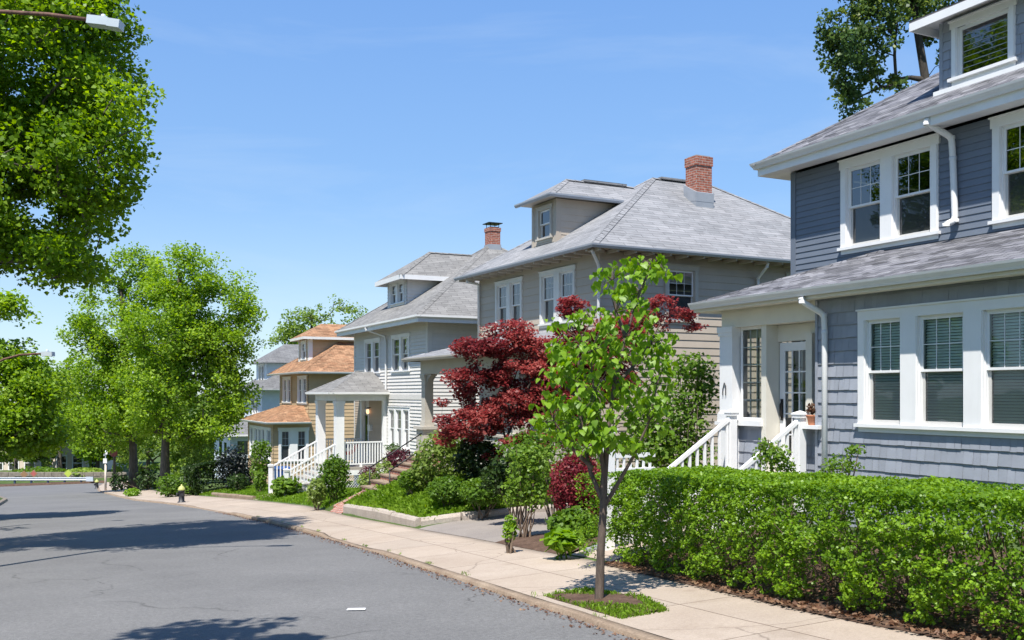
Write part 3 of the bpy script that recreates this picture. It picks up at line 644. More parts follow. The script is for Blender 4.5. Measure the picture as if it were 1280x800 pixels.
def lattice(mb, P, a0, a1, z0, z1, c, r, d=-.02, w=.02, fr_=.05):
    for q0, q1, s0, s1 in ((a0, a0 + fr_, z0, z1), (a1 - fr_, a1, z0, z1), (a0 + fr_, a1 - fr_, z0, z0 + fr_), (a0 + fr_, a1 - fr_, z1 - fr_, z1)): mb.pbox(P, q0, q1, s0, s1, d - .02, d + .03)
    for k in range(1, c): x = a0 + fr_ + (a1 - a0 - 2 * fr_) * k / c; mb.pbox(P, x - w / 2, x + w / 2, z0 + fr_, z1 - fr_, d - .008, d + .012)
    for k in range(1, r): z = z0 + fr_ + (z1 - z0 - 2 * fr_) * k / r; mb.pbox(P, a0 + fr_, a1 - fr_, z - w / 2, z + w / 2, d - .009, d + .013)
mb = MB(); lattice(mb, PF(YL + .14), .66, 1.28, 1.19, 2.80, 3, 5); scr = h1.part(mb, 'porch_screen', M['white'])
mb = MB(); mb.poly([(.7, YL + .14, 1.22), (1.24, YL + .14, 1.22), (1.24, YL + .14, 2.78), (.7, YL + .14, 2.78)]); h1.part(mb, 'pane', M['glass_clear'], scr)
mb = MB(); lattice(mb, PL(.4), YL + .34, -.1, 1.16, 2.80, 4, 5); scr = h1.part(mb, 'porch_screen', M['white'])
mb = MB(); mb.poly([(.4, YL + .38, 1.2), (.4, -.14, 1.2), (.4, -.14, 2.78), (.4, YL + .38, 2.78)]); h1.part(mb, 'pane', M['glass_clear'], scr)
mb = MB(); yd = YL + .34; mb.box(1.28, 1.40, YL + .05, yd + .06, .3, 2.80); mb.box(2.16, 2.30, YL + .2, yd + .06, .3, 2.62); mb.box(1.4, 2.16, yd - .04, yd + .06, 2.52, 2.62); mb.box(1.36, 2.2, yd - .06, yd + .06, .28, .36); h1.part(mb, 'door_frame', M['cream'])
mb = MB(); dx0, dx1 = 1.42, 2.14; mb.box(dx0, dx0 + .12, yd - .01, yd + .03, .37, 2.5); mb.box(dx1 - .1, dx1, yd - .01, yd + .03, .37, 2.5); mb.box(dx0 + .12, dx1 - .1, yd - .01, yd + .03, .37, .62); mb.box(dx0 + .12, dx1 - .1, yd - .01, yd + .03, 2.36, 2.5)
for k in range(1, 3): x = dx0 + .12 + .5 * k / 3; mb.box(x - .011, x + .011, yd - .008, yd + .02, .62, 2.36)
for k in range(1, 5): z = .62 + 1.74 * k / 5; mb.box(dx0 + .12, dx1 - .1, yd - .007, yd + .019, z - .011, z + .011)
dd = h1.part(mb, 'door', M['white']); mb = MB(); mb.poly([(dx0 + .12, yd + .01, .62), (dx1 - .1, yd + .01, .62), (dx1 - .1, yd + .01, 2.36), (dx0 + .12, yd + .01, 2.36)]); h1.part(mb, 'pane', M['glass_clear'], dd)
mb = MB(); mb.tube([(dx0 + .06, yd - .03, 1.24), (dx0 + .06, yd - .06, 1.3), (dx0 + .06, yd - .06, 1.46), (dx0 + .06, yd - .03, 1.52)], .012, 8); mb.box(dx0 + .035, dx0 + .085, yd - .03, yd - .01, 1.2, 1.56); h1.part(mb, 'handle', M['black'], dd)
mb = MB(); mb.box(.3, XL, YL, 0, .2, .28); h1.part(mb, 'porch_floor', M['tread'])
mb = MB()
for k in range(6): mb.box(.62, 2.3, YL - .30 * (k + 1), YL - .30 * k + .03, -1.2, .2 - .17 * (k + 1) + .02)
h1.part(mb, 'steps', M['tread'])
for x in (.72, 2.38):
    mb = MB(); newel(mb, x, YL - .12, -.2, 1.36, .13); newel(mb, x, YL - 1.75, -1.1, .30, .13)
    rail(mb, (x, YL - .15, .30), (x, YL - 1.72, -.72), .93, 10, low=.12, bal=.04)
    h1.part(mb, 'stair_rail', M['white'])
mb = MB(); mb.tube([(.47, YL - .05, 1.62), (.47, YL - .05, 1.78), (.43, YL - .05, 1.84)], .008, 6); mb.tube([(.39, YL - .05, 1.62), (.39, YL - .05, 1.72), (.43, YL - .05, 1.84)], .008, 6); h1.part(mb, 'wall_bracket', M['black'])

# ================================================================== house 2 : taupe with light grey hip roof
h2 = Frame('hip_roof_house', 750, 25.6, 0, 'taupe wide-clapboard house with light grey hip roof and big brick chimney, behind the red maple', zb=-1.0)
W2, D2, z2 = 7.25, 10.9, 5.40
ho = window(h2, PF(0), [(-5.92, -5.27), (-5.02, -4.37)], 3.66, 5.04, 'white2', .11, muntin=(2, 2)); ho += window(h2, PF(0), [(-3.05, -2.35), (-2.02, -1.32)], 3.66, 5.04, 'white2', .11, muntin=(3, 2))
hs_ = window(h2, PS(0), [(2.2, 3.08)], 3.66, 5.04, 'taupe_trim', .13, muntin=(3, 2)); hs_ += window(h2, PS(0), [(6.6, 7.3)], 3.66, 5.04, 'taupe_trim', .13)
hg = window(h2, PF(0), [(-4.6, -3.9), (-3.65, -2.95), (-2.7, -2.0)], .75, 2.1, 'white2', .11)
mb = MB(); siding(mb, PF(0), -W2, 0, -1.6, z2, .22, ho + hg, .018); siding(mb, PS(0), 0, D2, -2.2, z2, .205, hs_, .018); siding(mb, PL(-W2), 0, D2, -1.6, z2, .22, (), .018)
mb.box(-.05, .012, -.022, .05, -1.6, z2); mb.poly([(-W2, D2, -1.6), (0, D2, -1.6), (0, D2, z2), (-W2, D2, z2)]); mb.poly([(-W2, 0, 2.7), (0, 0, 2.7), (0, D2, 2.7), (-W2, D2, 2.7)])
h2.part(mb, 'wall', M['taupe'])
mb = MB(); ov = .6; ze = 5.46; A = (-W2 / 2, 4.3, 8.45); B = (-W2 / 2, 6.6, 8.45)
hip_roof(mb, -W2 - ov, ov, -ov, D2 + ov, ze, A, B, 0, .03, True, 1)
caps(mb, [((ov, -ov, ze), A), ((-W2 - ov, -ov, ze), A), (A, B), ((ov, D2 + ov, ze), B)]); mb.box(A[0] - .14, A[0] + .14, A[1] + .25, B[1] - .2, 8.43, 8.50)
rf2 = h2.part(mb, 'roof', [M['roof2'], M['taupe']])
for k in range(15):
    x = -W2 - .4 + k * .56; mb = MB(); mb.box(x - .03, x + .03, -ov + .05, 0, 5.325, 5.415); h2.part(mb, 'rafter_tail', M['taupe_trim'], rf2)
for k in range(20): y = -.35 + k * .56; mb = MB(); mb.box(0.02, ov - .05, y - .03, y + .03, 5.325, 5.415); h2.part(mb, 'rafter_tail', M['taupe_trim'], rf2)
mb = MB(); gutter(mb, [(-W2 - ov, -ov + .02, ze - .0), (ov - .02, -ov + .02, ze - .0), (ov - .02, D2 + .4, ze - .0)], 0, 1, [(0, -.085), (.05, -.085), (.085, -.03), (.09, .01), (0, .01)]); h2.part(mb, 'gutter', M['gutter_grey'])
spout(h2, [(.3, -.45, 5.36), (.3, -.40, 5.28), (.07, -.09, 5.0), (.07, -.09, -.6)]); spout(h2, [(-W2 + .05, -.5, 5.34), (-W2 + .05, -.46, 5.28), (-W2 + .07, -.07, 5.22), (-W2 + .07, -.07, 3.4)], mat='gutter'); spout(h2, [(.5, 5.32, 5.36), (.45, 5.32, 5.25), (.08, 5.32, 4.95), (.08, 5.32, -.8)])
# dormer
a0, a1, dy = -4.42, -2.98, .42
hd = window(h2, PF(dy), [(-3.98, -3.3)], 6.28, 7.12, 'taupe_trim', .09, muntin=(1, 1), screen=False)
mb = MB(); siding(mb, PF(dy), a0, a1, 5.9, 7.34, .2, hd, .012); siding(mb, PS(a1), dy, 3.2, 5.9, 7.34, .2, (), .012); siding(mb, PL(a0), dy, 3.2, 5.9, 7.34, .2, (), .012)
mb.box(a1 - .12, a1 + .02, dy - .02, dy + .14, 5.95, 7.34); mb.box(a0 - .02, a0 + .1, dy - .02, dy + .1, 5.95, 7.34)
do = h2.part(mb, 'dormer', M['taupe']); mb = MB(); hip_roof(mb, a0 - .34, a1 + .34, dy - .4, 5.4, 7.40, (-3.7, dy + .75, 8.10), (-3.7, 5.0, 8.10), 0, .03, True, 1)
caps(mb, [((a1 + .34, dy - .4, 7.40), (-3.7, dy + .75, 8.10)), ((-3.7, dy + .75, 8.1), (-3.7, 3.6, 8.1))]); mb.box(-3.82, -3.58, 1.75, 3.3, 8.09, 8.15); h2.part(mb, 'dormer_roof', [M['roof2'], M['taupe_trim']], do)
mb = MB(); gutter(mb, [(a0 - .32, dy - .38, 7.39), (a1 + .32, dy - .38, 7.39), (a1 + .32, 2.5, 7.39)], 0, 1, [(0, -.08), (.05, -.08), (.085, -.03), (.09, .01), (0, .01)]); h2.part(mb, 'dormer_gutter', M['gutter_grey'], do)
# chimney
mb = MB(); cx, cy = -2.35, 5.12; mb.box(cx - .26, cx + .26, cy - .30, cy + .30, 6.9, 8.78); mb.box(cx - .285, cx + .285, cy - .325, cy + .325, 8.62, 8.90); mb.box(cx - .30, cx + .30, cy - .34, cy + .34, 6.9, 7.6, 1)
mb.hexa([(cx - .305, cy - .345, 7.6), (cx + .305, cy - .345, 7.5), (cx + .305, cy + .345, 7.5), (cx - .305, cy + .345, 7.6), (cx - .305, cy - .345, 8.10), (cx + .305, cy - .345, 7.78), (cx + .305, cy + .345, 7.78), (cx - .305, cy + .345, 8.10)], 1)
mb.box(cx - .22, cx + .22, cy - .26, cy + .26, 8.90, 8.94, 1); h2.part(mb, 'chimney', [M['brick'], M['lead']], rf2)
# porch
PX0, PX1, PY = -6.62, -.1, -2.35; zf = .02
mb = MB(); hip_roof(mb, PX0 - .38, PX1 + .38, PY - .4, 0.3, 2.74, (PX0 + 2.2, .25, 3.55), (PX1 - 2.2, .25, 3.55), 0, .03, True, 1); caps(mb, [((PX0 - .38, PY - .4, 2.74), (PX0 + 2.2, .25, 3.55))]); h2.part(mb, 'porch_roof', [M['roof2'], M['taupe_trim']])
mb = MB(); gutter(mb, [(PX0 - .36, 0, 2.73), (PX0 - .36, PY - .38, 2.73), (PX1 + .36, PY - .38, 2.73), (PX1 + .36, 0, 2.73)], 0, 1, [(0, -.09), (.05, -.09), (.085, -.03), (.09, .01), (0, .01)]); h2.part(mb, 'porch_gutter', M['taupe_trim'])
mb = MB(); mb.box(PX0, PX1, PY, PY + .26, 2.25, 2.69); mb.box(PX0, PX0 + .26, PY + .26, 0, 2.25, 2.69); mb.box(PX1 - .26, PX1, PY + .26, 0, 2.25, 2.69); h2.part(mb, 'porch_beam', M['taupe_trim'])
for x in (PX0 + .17, -3.4, PX1 - .17):
    mb = MB(); column(mb, x, PY + .16, .64, 2.24, .28); mb.box(x - .33, x + .33, PY - .17, PY + .49, .55, .64); mb.box(x - .26, x + .26, PY - .1, PY + .42, -1.2, .55)
    for k in range(6):   # stepped bracket on the right of each post
        a = k / 6 * math.pi / 2; r0 = .36; mb.box(x + .14 + r0 * (1 - math.cos(a)) , x + .14 + r0 * (1 - math.cos(a + math.pi / 12)) + .02, PY + .06, PY + .26, 2.24 - (r0 * (1 - math.sin(a)) + .04), 2.24)
    h2.part(mb, 'porch_column', M['taupe_trim'])
mb = MB(); mb.box(PX0, PX1, PY, 0, -.1, zf); siding(mb, PF(PY + .02), -4.9, PX1, -1.3, .5, .2, (), .014); siding(mb, PS(PX1), PY, 0, -1.3, .5, .2, (), .014); mb.box(-4.9, PX1, PY - .03, PY + .2, .5, .56); h2.part(mb, 'porch_base', M['taupe_trim'])
mb = MB()
for k in range(7): mb.box(-6.25, -4.95, PY - .29 * (k + 1), PY - .29 * k + .02, -1.8, zf - .165 * (k + 1), 0); mb.box(-6.29, -4.91, PY - .29 * (k + 1) - .03, PY - .29 * k, zf - .165 * (k + 1), zf - .165 * (k + 1) + .045, 1)
h2.part(mb, 'brick_steps', [M['brick_walk'], M['granite']])
for x, yb in ((-6.3, -4.12), (-4.98, -3.98)):
    mb = MB(); zt0 = -.58; sl = .60; y1 = -2.3 if x < -6 else -2.9
    mb.tube([(x, yb, -1.5), (x, yb, zt0)], .022, 8); mb.tube([(x, yb - .04, zt0 - .02), (x, y1, zt0 + sl * (y1 - yb))], .02, 8); mb.tube([(x, y1 + .02, -.6), (x, y1 + .02, zt0 + sl * (y1 - yb))], .02, 8)
    h2.part(mb, 'handrail', M['black'])

# ================================================================== house 3 : pale grey clapboard
h3 = Frame('pale_siding_house', 535, 36, 40, 'pale grey lap-sided house with white columned porch and capped brick chimney', zb=-2.2)
W3, D3, z3 = 9.1, 9.4, 4.40
ho = window(h3, PF(0), [(-7.4, -6.62), (-6.35, -5.57)], 2.56, 3.86, 'white', .12, muntin=(2, 2)); ho += window(h3, PF(0), [(-3.85, -3.05), (-2.78, -1.98)], 2.56, 3.86, 'white', .12, muntin=(2, 2))
ho += window(h3, PF(0), [(-4.28, -3.66), (-3.46, -2.8), (-2.6, -1.98)], -.50, 1.0, 'white', .11, muntin=(2, 2), curtain=True, screen=False)
mb = MB(); hdoor = [(-7.95, -7.05, -1.3, .85)]
siding(mb, PF(0), -W3, -.14, -2.6, z3, .135, ho + hdoor, .032); siding(mb, PS(0), 0.14, D3, -2.6, z3, .135, (), .024); siding(mb, PL(-W3), 0, D3, -2.6, z3, .135, (), .024)
mb.poly([(-W3, D3, -2.6), (0, D3, -2.6), (0, D3, z3), (-W3, D3, z3)]); mb.poly([(-W3, 0, 1.6), (0, 0, 1.6), (0, D3, 1.6), (-W3, D3, 1.6)])
h3.part(mb, 'wall', M['pale'])
mb = MB(); mb.box(-.16, .03, -.03, .16, -2.6, z3); mb.box(-W3 - .03, -W3 + .14, -.03, .14, -2.6, z3); mb.box(-4.7, -.16, -.035, 0, 1.42, 1.62); h3.part(mb, 'corner_board', M['pale'])
mb = MB(); ov = .66; ze = 4.50; A = (-4.55, 4.5, 8.0); B = (-4.55, 5.1, 8.0)
hip_roof(mb, -W3 - ov, ov, -ov, D3 + ov, ze, A, B, 0, .03, True, 1); caps(mb, [((ov, -ov, ze), A), ((-W3 - ov, -ov, ze), A), ((ov, D3 + ov, ze), B)])
rf3 = h3.part(mb, 'roof', [M['roof3'], M['tan']])
mb = MB(); mb.sweep([(-W3 - ov + .02, D3, ze - .02), (-W3 - ov + .02, -ov + .02, ze - .02), (ov - .02, -ov + .02, ze - .02), (ov - .02, D3, ze - .02)], [(.09, .02), (.09, -.05), (.05, -.09), (.01, -.09), (.01, -.24), (-.03, -.24), (-.03, .0)], 0, 1); h3.part(mb, 'fascia', M['gutter'])
spout(h3, [(-5.3, -.72, 4.38), (-5.3, -.68, 4.3), (-4.55, -.12, 4.0), (-4.55, -.08, 3.8), (-4.55, -.08, 1.7), (-4.75, -.08, 1.5)])
a0, a1, dy = -5.93, -3.55, .48
hd = window(h3, PF(dy), [(-5.45, -4.83), (-4.58, -3.96)], 5.40, 6.2, 'white', .1, muntin=(2, 2), screen=False)
mb = MB(); siding(mb, PF(dy), a0, a1, 5.0, 6.34, .135, hd, .022); siding(mb, PS(a1), dy, 3.4, 5.0, 6.34, .135, (), .022); siding(mb, PL(a0), dy, 3.4, 5.0, 6.34, .135, (), .022); do = h3.part(mb, 'dormer', M['pale'])
mb = MB(); hip_roof(mb, a0 - .42, a1 + .42, dy - .42, 5.2, 6.40, (-4.74, dy + 1.4, 7.6), (-4.74, 4.9, 7.6), 0, .03, True, 1); caps(mb, [((a1 + .42, dy - .42, 6.4), (-4.74, dy + 1.4, 7.6)), ((-4.74, dy + 1.4, 7.6), (-4.74, 4, 7.6))])
mb.sweep([(a0 - .41, 2.6, 6.38), (a0 - .41, dy - .41, 6.38), (a1 + .41, dy - .41, 6.38), (a1 + .41, 2.6, 6.38)], [(.03, .02), (.03, -.16), (-.03, -.16), (-.03, 0)], 2, 1); h3.part(mb, 'dormer_roof', [M['roof3'], M['pale'], M['gutter']], do)
mb = MB(); cx, cy = -4.6, 4.78; mb.box(cx - .25, cx + .25, cy - .25, cy + .25, 7.0, 8.80); mb.box(cx - .275, cx + .275, cy - .275, cy + .275, 8.64, 8.80); mb.box(cx - .28, cx + .28, cy - .28, cy + .28, 7.0, 8.08, 1)
for sx in (-1, 1):
    for sy in (-1, 1): mb.tube([(cx + sx * .2, cy + sy * .2, 8.80), (cx + sx * .2, cy + sy * .2, 8.98)], .015, 6, 2)
mb.box(cx - .33, cx + .33, cy - .33, cy + .33, 8.98, 9.01, 2); mb.box(cx - .2, cx + .2, cy - .2, cy + .2, 8.80, 8.84, 2); h3.part(mb, 'chimney', [M['brick'], M['lead'], M['black']], rf3)
# porch
P0, P1, PY, zf = -7.72, -4.58, -2.15, -1.33
mb = MB(); ap = ((P0 + P1) / 2, -.5, 2.62); hip_roof(mb, P0 - .35, P1 + .32, PY - .32, .1, 1.70, ((P0 + P1) / 2 - .1, -.75, 2.58), ((P0 + P1) / 2 - .1, 0.08, 2.58), 0, .03, True, 1); caps(mb, [((P1 + .32, PY - .32, 1.7), ((P0 + P1) / 2 - .1, -.75, 2.58)), ((P0 - .35, PY - .32, 1.7), ((P0 + P1) / 2 - .1, -.75, 2.58))]); h3.part(mb, 'porch_roof', [M['roof3'], M['white2']])
mb = MB(); mb.sweep([(P0 - .34, 0, 1.69), (P0 - .34, PY - .31, 1.69), (P1 + .31, PY - .31, 1.69), (P1 + .31, 0, 1.69)], [(.06, .02), (.06, -.06), (0, -.09), (-.04, -.09), (-.04, 0)], 0, 1); mb.box(P0 - .02, P1 + .02, PY - .02, PY + .3, 1.36, 1.66); mb.box(P0 - .02, P0 + .3, PY + .3, 0, 1.36, 1.66); mb.box(P1 - .3, P1 + .02, PY + .3, 0, 1.36, 1.66); h3.part(mb, 'porch_beam', M['white2'])
for x in (P0 + .17, P1 - .17):
    mb = MB(); column(mb, x, PY + .16, zf, 1.35, .34); h3.part(mb, 'porch_column', M['white'])
for x in (P1 - .2, P0): mb = MB(); mb.box(x, x + .2, -.18, -.03, zf, 1.36); h3.part(mb, 'porch_pilaster', M['white'])
mb = MB(); mb.box(P0, P1, PY, -.03, zf - .12, zf); h3.part(mb, 'porch_floor', M['tread'])
mb = MB(); mb.box(P0, P1 + .01, PY - .01, PY + .05, zf - .32, zf - .12); mb.box(P1 - .03, P1 + .02, PY + .05, 0, zf - .32, zf - .12); h3.part(mb, 'skirt_board', M['white'])
mb = MB()
for k in range(22):
    y = PY + .1 + k * .11
    mb.beam((P1 - .02, y, zf - .32), (P1 - .02, y - .5, zf - .86), .008, .03, 0, (1, 0, 0)); mb.beam((P1 - .012, y - .5, zf - .32), (P1 - .012, y, zf - .86), .008, .03, 0, (1, 0, 0))
mb.box(P1 - .03, P1, PY - .4, .0, zf - .90, zf - .84); h3.part(mb, 'lattice', M['white'])
for x in (P1 - .12, P0 + .12): mb = MB(); rail(mb, (x, PY + .34, zf), (x, -.2, zf), 1.0, 14, low=.12, bal=.045); mb.box(x - .05, x + .05, -1.15, -1.05, zf, zf + .12); h3.part(mb, 'balustrade', M['white'])
mb = MB()
for k in range(6): mb.box(P0 + .2, P1 - .2, PY - .3 * (k + 1), PY - .3 * k + .02, -2.7, zf - .17 * (k + 1)); mb.box(P0 + .17, P1 - .17, PY - .3 * (k + 1) - .03, PY - .3 * k, zf - .17 * (k + 1), zf - .17 * (k + 1) + .04, 1)
h3.part(mb, 'steps', [M['white2'], M['tread']])
for x in (P0 + .15, P1 - .15):
    mb = MB(); yb = -4.12; newel(mb, x, yb, -2.6, -1.32, .15); rail(mb, (x, PY - .02, -1.37), (x, yb + .05, -2.40), .98, 13, low=.15, bal=.045); h3.part(mb, 'stair_rail', M['white'])
for a_, b_ in ((-W3 + .14, -8.09), (-6.91, P1 - .22)):
    mb = MB(); siding(mb, PF(-.036), a_, b_, zf, 1.36, .11, (), .016); h3.part(mb, 'porch_wall', M['porchtan'])
# entrance door under the porch
mb = MB(); mb.box(-8.08, -7.95, -.05, .02, -1.3, .98); mb.box(-7.05, -6.92, -.05, .02, -1.3, .98); mb.box(-7.95, -7.05, -.05, .02, .85, .98); h3.part(mb, 'door_frame', M['white'])
mb = MB(); mb.box(-7.95, -7.85, .02, .07, -1.3, .85); mb.box(-7.15, -7.05, .02, .07, -1.3, .85); mb.box(-7.85, -7.15, .02, .07, -1.3, -.9); mb.box(-7.85, -7.15, .02, .07, .7, .85); dd = h3.part(mb, 'door', M['white'])
mb = MB(); mb.poly([(-7.85, .05, -.9), (-7.15, .05, -.9), (-7.15, .05, .7), (-7.85, .05, .7)]); h3.part(mb, 'pane', M['glass'], dd)
mb = MB(); mb.lathe((-7.12, -.02, -.15), [(.03, -.03), (.035, 0), (.0, .03)], 8); h3.part(mb, 'handle', M['metal'], dd)
lampm, ntl, bl, _ = mat_new('lamp_glow'); bl.inputs['Base Color'].default_value = (.8, .5, .3, 1); bl.inputs['Emission Color'].default_value = (1, .55, .3, 1); bl.inputs['Emission Strength'].default_value = 1.2
mb = MB(); mb.lathe((-6.7, -.16, .82), [(.02, .16), (.06, .14), (.07, .0), (.03, -.04), (0, -.05)][::-1], 12, 0); mb.box(-6.73, -6.67, -.16, -.0, 1.02, 1.06, 1); mb.lathe((-6.7, -.16, 1.02), [(.06, 0), (.06, .03), (.0, .05)], 10, 1); h3.part(mb, 'wall_lamp', [lampm, M['black']])
mb = MB(); mb.box(-6.75, -6.4, -.16, -.03, .05, .28); mb.box(-6.77, -6.38, -.18, -.03, .28, .31); h3.part(mb, 'letter_box', M['white'])

# ================================================================== house 4 : tan with orange-brown roof
h4 = Frame('tan_house', 386, 53, 50, 'tan lap-sided house with orange-brown shingle roof and front sun-room', zb=-3.6)
W4, D4, z4 = 7.1, 9.6, 2.78
ho = window(h4, PF(0), [(-6.05, -5.25), (-4.95, -4.15)], 1.16, 2.5, 'white', .13, muntin=(2, 2)); ho += window(h4, PF(0), [(-2.3, -1.5), (-1.2, -.4)], 1.16, 2.5, 'white', .13, muntin=(2, 2))
mb = MB(); siding(mb, PF(0), -W4, 0, -.2, z4, .2, ho, .02); siding(mb, PS(0), 0, D4, -4.2, z4, .2, (), .02); siding(mb, PL(-W4), 0, D4, -4.2, z4, .2, (), .02); mb.poly([(-W4, D4, -4.2), (0, D4, -4.2), (0, D4, z4), (-W4, D4, z4)]); mb.poly([(-W4, 0, .4), (0, 0, .4), (0, D4, .4), (-W4, D4, .4)])
h4.part(mb, 'wall', M['tan'])
for x in (-6.25, -3.9, -2.5, -.12):
    mb = MB(); mb.box(x - .16, x + .05, -.06, -.026, 1.1, 2.6)
    for k in range(12): mb.box(x - .14, x + .03, -.075, -.06, 1.16 + k * .118, 1.22 + k * .118)
    h4.part(mb, 'shutter', M['tan'])
mb = MB(); ov = .62; ze = 2.82; A = (-W4 / 2, 4.0, 5.72); B = (-W4 / 2, D4 - 4.0, 5.72)
hip_roof(mb, -W4 - ov, ov, -ov, D4 + ov, ze, A, B, 0, .03, True, 1); caps(mb, [((ov, -ov, ze), A), ((-W4 - ov, -ov, ze), A), (A, B)]); h4.part(mb, 'roof', [M['roof4'], M['tan']])
GP = [(0, -.1), (.05, -.1), (.085, -.03), (.09, .01), (0, .01)]
mb = MB(); gutter(mb, [(-W4 - ov, -ov + .02, ze), (ov - .02, -ov + .02, ze), (ov - .02, D4, ze)], 0, 1, GP); h4.part(mb, 'gutter', M['gutter'])
a0, a1, dy = -4.3, -1.95, .5
hd = window(h4, PF(dy), [(-3.6, -2.65)], 3.62, 4.55, 'white', .12, muntin=(2, 2), screen=False)
mb = MB(); siding(mb, PF(dy), a0, a1, 3.2, 4.8, .2, hd, .02); siding(mb, PS(a1), dy, 3.5, 3.2, 4.8, .2, (), .02); siding(mb, PL(a0), dy, 3.5, 3.2, 4.8, .2, (), .02); do = h4.part(mb, 'dormer', M['tan'])
for x in (a1 - .2, a0 - .03): mb = MB(); mb.box(x, x + .23, dy - .03, dy + .2, 3.4, 4.8); h4.part(mb, 'dormer_trim', M['white'], do)
mb = MB(); hip_roof(mb, a0 - .42, a1 + .42, dy - .42, 5.0, 4.84, (-3.12, dy + 1.0, 5.69), (-3.12, 4.6, 5.69), 0, .03, True, 1); mb.sweep([(a0 - .41, 3, 4.82), (a0 - .41, dy - .41, 4.82), (a1 + .41, dy - .41, 4.82), (a1 + .41, 3, 4.82)], [(.03, .02), (.03, -.12), (-.03, -.12), (-.03, 0)], 1, 1); h4.part(mb, 'dormer_roof', [M['roof4'], M['white2']], do)
YW = -1.9                                                   # sun-room
hw = window(h4, PF(YW), [(-6.3, -5.5), (-4.9, -4.2), (-3.9, -3.2), (-2.9, -2.2), (-1.5, -.7)], -1.95, -.35, 'white', .13, muntin=(2, 2), screen=False)
hsd = window(h4, PS(.02), [(-1.5, -1.05), (-.62, -.17)], -1.95, -.35, 'white', .15, mid=.3, muntin=(2, 2))
mb = MB(); siding(mb, PF(YW), -W4, 0.02, -4.2, .08, .2, hw, .02); siding(mb, PS(.02), YW, 0, -4.2, .08, .2, hsd, .02); siding(mb, PL(-W4), YW, 0, -4.2, .08, .2, (), .02); h4.part(mb, 'sunroom_wall', M['tan'])
mb = MB(); mb.poly([(-W4 - .45, YW - .45, .13), (.47, YW - .45, .13), (-1.1, .02, 1.0), (-W4 + 1.1, .02, 1.0)]); mb.poly([(.47, YW - .45, .13), (.47, .02, .13), (-1.1, .02, 1.0)]); mb.poly([(-W4 - .45, .02, .13), (-W4 - .45, YW - .45, .13), (-W4 + 1.1, .02, 1.0)]); mb.poly([(-W4 - .45, YW - .45, .1), (-W4 - .45, 0, .1), (.47, 0, .1), (.47, YW - .45, .1)], 1); h4.part(mb, 'sunroom_roof', [M['roof4'], M['tan']])
mb = MB(); gutter(mb, [(-W4 - .44, YW - .44, .12), (.46, YW - .44, .12), (.46, 0.02, .12)], 0, 1, GP); h4.part(mb, 'sunroom_gutter', M['gutter'])

# ================================================================== house 5 : bluish-white, beyond the tan one
h5 = Frame('bluish_white_house', 328, 74, 60, 'bluish-white house with grey roofs, half hidden by the street trees', zb=-5.0)
W5, D5 = 7.6, 10
ho = window(h5, PF(0), [(-3.7, -2.9), (-2.6, -1.8)], .0, 1.3, 'white', .13, muntin=(2, 2))
mb = MB(); siding(mb, PF(0), -W5, 0, -5.6, 1.95, .16, ho, .014); siding(mb, PS(0), 0, D5, -5.6, 1.95, .16, (), .014); siding(mb, PL(-W5), 0, D5, -5.6, 1.95, .16, (), .014); h5.part(mb, 'wall', M['bluewhite'])
mb = MB(); A = (-W5 / 2, 4.4, 5.2); B = (-W5 / 2, D5 - 4.4, 5.2); hip_roof(mb, -W5 - .6, .6, -.6, D5 + .6, 1.98, A, B, 0, .03, True, 1); h5.part(mb, 'roof', [M['roof5'], M['bluewhite']])
mb = MB(); gutter(mb, [(-W5 - .6, -.58, 1.97), (.58, -.58, 1.97), (.58, D5, 1.97)], 0, 1, GP); h5.part(mb, 'gutter', M['gutter'])
hd = window(h5, PF(.6), [(-4.3, -3.5), (-3.2, -2.4)], 2.7, 3.85, 'white', .13, muntin=(2, 2), screen=False)
mb = MB(); siding(mb, PF(.6), -5.5, -1.2, 2.1, 4.0, .16, hd, .014); siding(mb, PS(-1.2), .6, 6, 2.1, 4.0, .16, (), .014); siding(mb, PL(-5.5), .6, 6, 2.1, 4.0, .16, (), .014); do = h5.part(mb, 'dormer', M['bluewhite'])
mb = MB(); hip_roof(mb, -6.0, -.7, .1, 8.0, 4.05, (-3.35, 2.4, 5.6), (-3.35, 7, 5.6), 0, .03, True, 1); h5.part(mb, 'dormer_roof', [M['roof5'], M['bluewhite']], do)
mb = MB(); siding(mb, PF(-2.4), -W5, .3, -5.6, -1.45, .16, [(-5, -3.6, -3.5, -2.1), (-2.6, -1.4, -3.5, -2.1)], .014); siding(mb, PS(.3), -2.4, 0, -5.6, -1.45, .16, [(-1.9, -.5, -2.9, -1.9)], .014); h5.part(mb, 'porch_wall', M['bluewhite'])
mb = MB(); mb.poly([(-W5 - .4, -2.9, -1.4), (.75, -2.9, -1.4), (-1.2, 0, -.55), (-W5 + 1, 0, -.55)]); mb.poly([(.75, -2.9, -1.4), (.75, .6, -1.4), (-1.2, .6, -.55), (-1.2, 0, -.55)]); mb.poly([(-W5 - .4, -2.9, -1.43), (-W5 - .4, 0, -1.43), (.75, 0, -1.43), (.75, -2.9, -1.43)], 1); mb.sweep([(-W5 - .4, -2.9, -1.41), (.75, -2.9, -1.41), (.75, .6, -1.41)], [(.05, .01), (.05, -.12), (-.02, -.12), (-.02, 0)], 1, 1); h5.part(mb, 'porch_roof', [M['roof5'], M['white']])
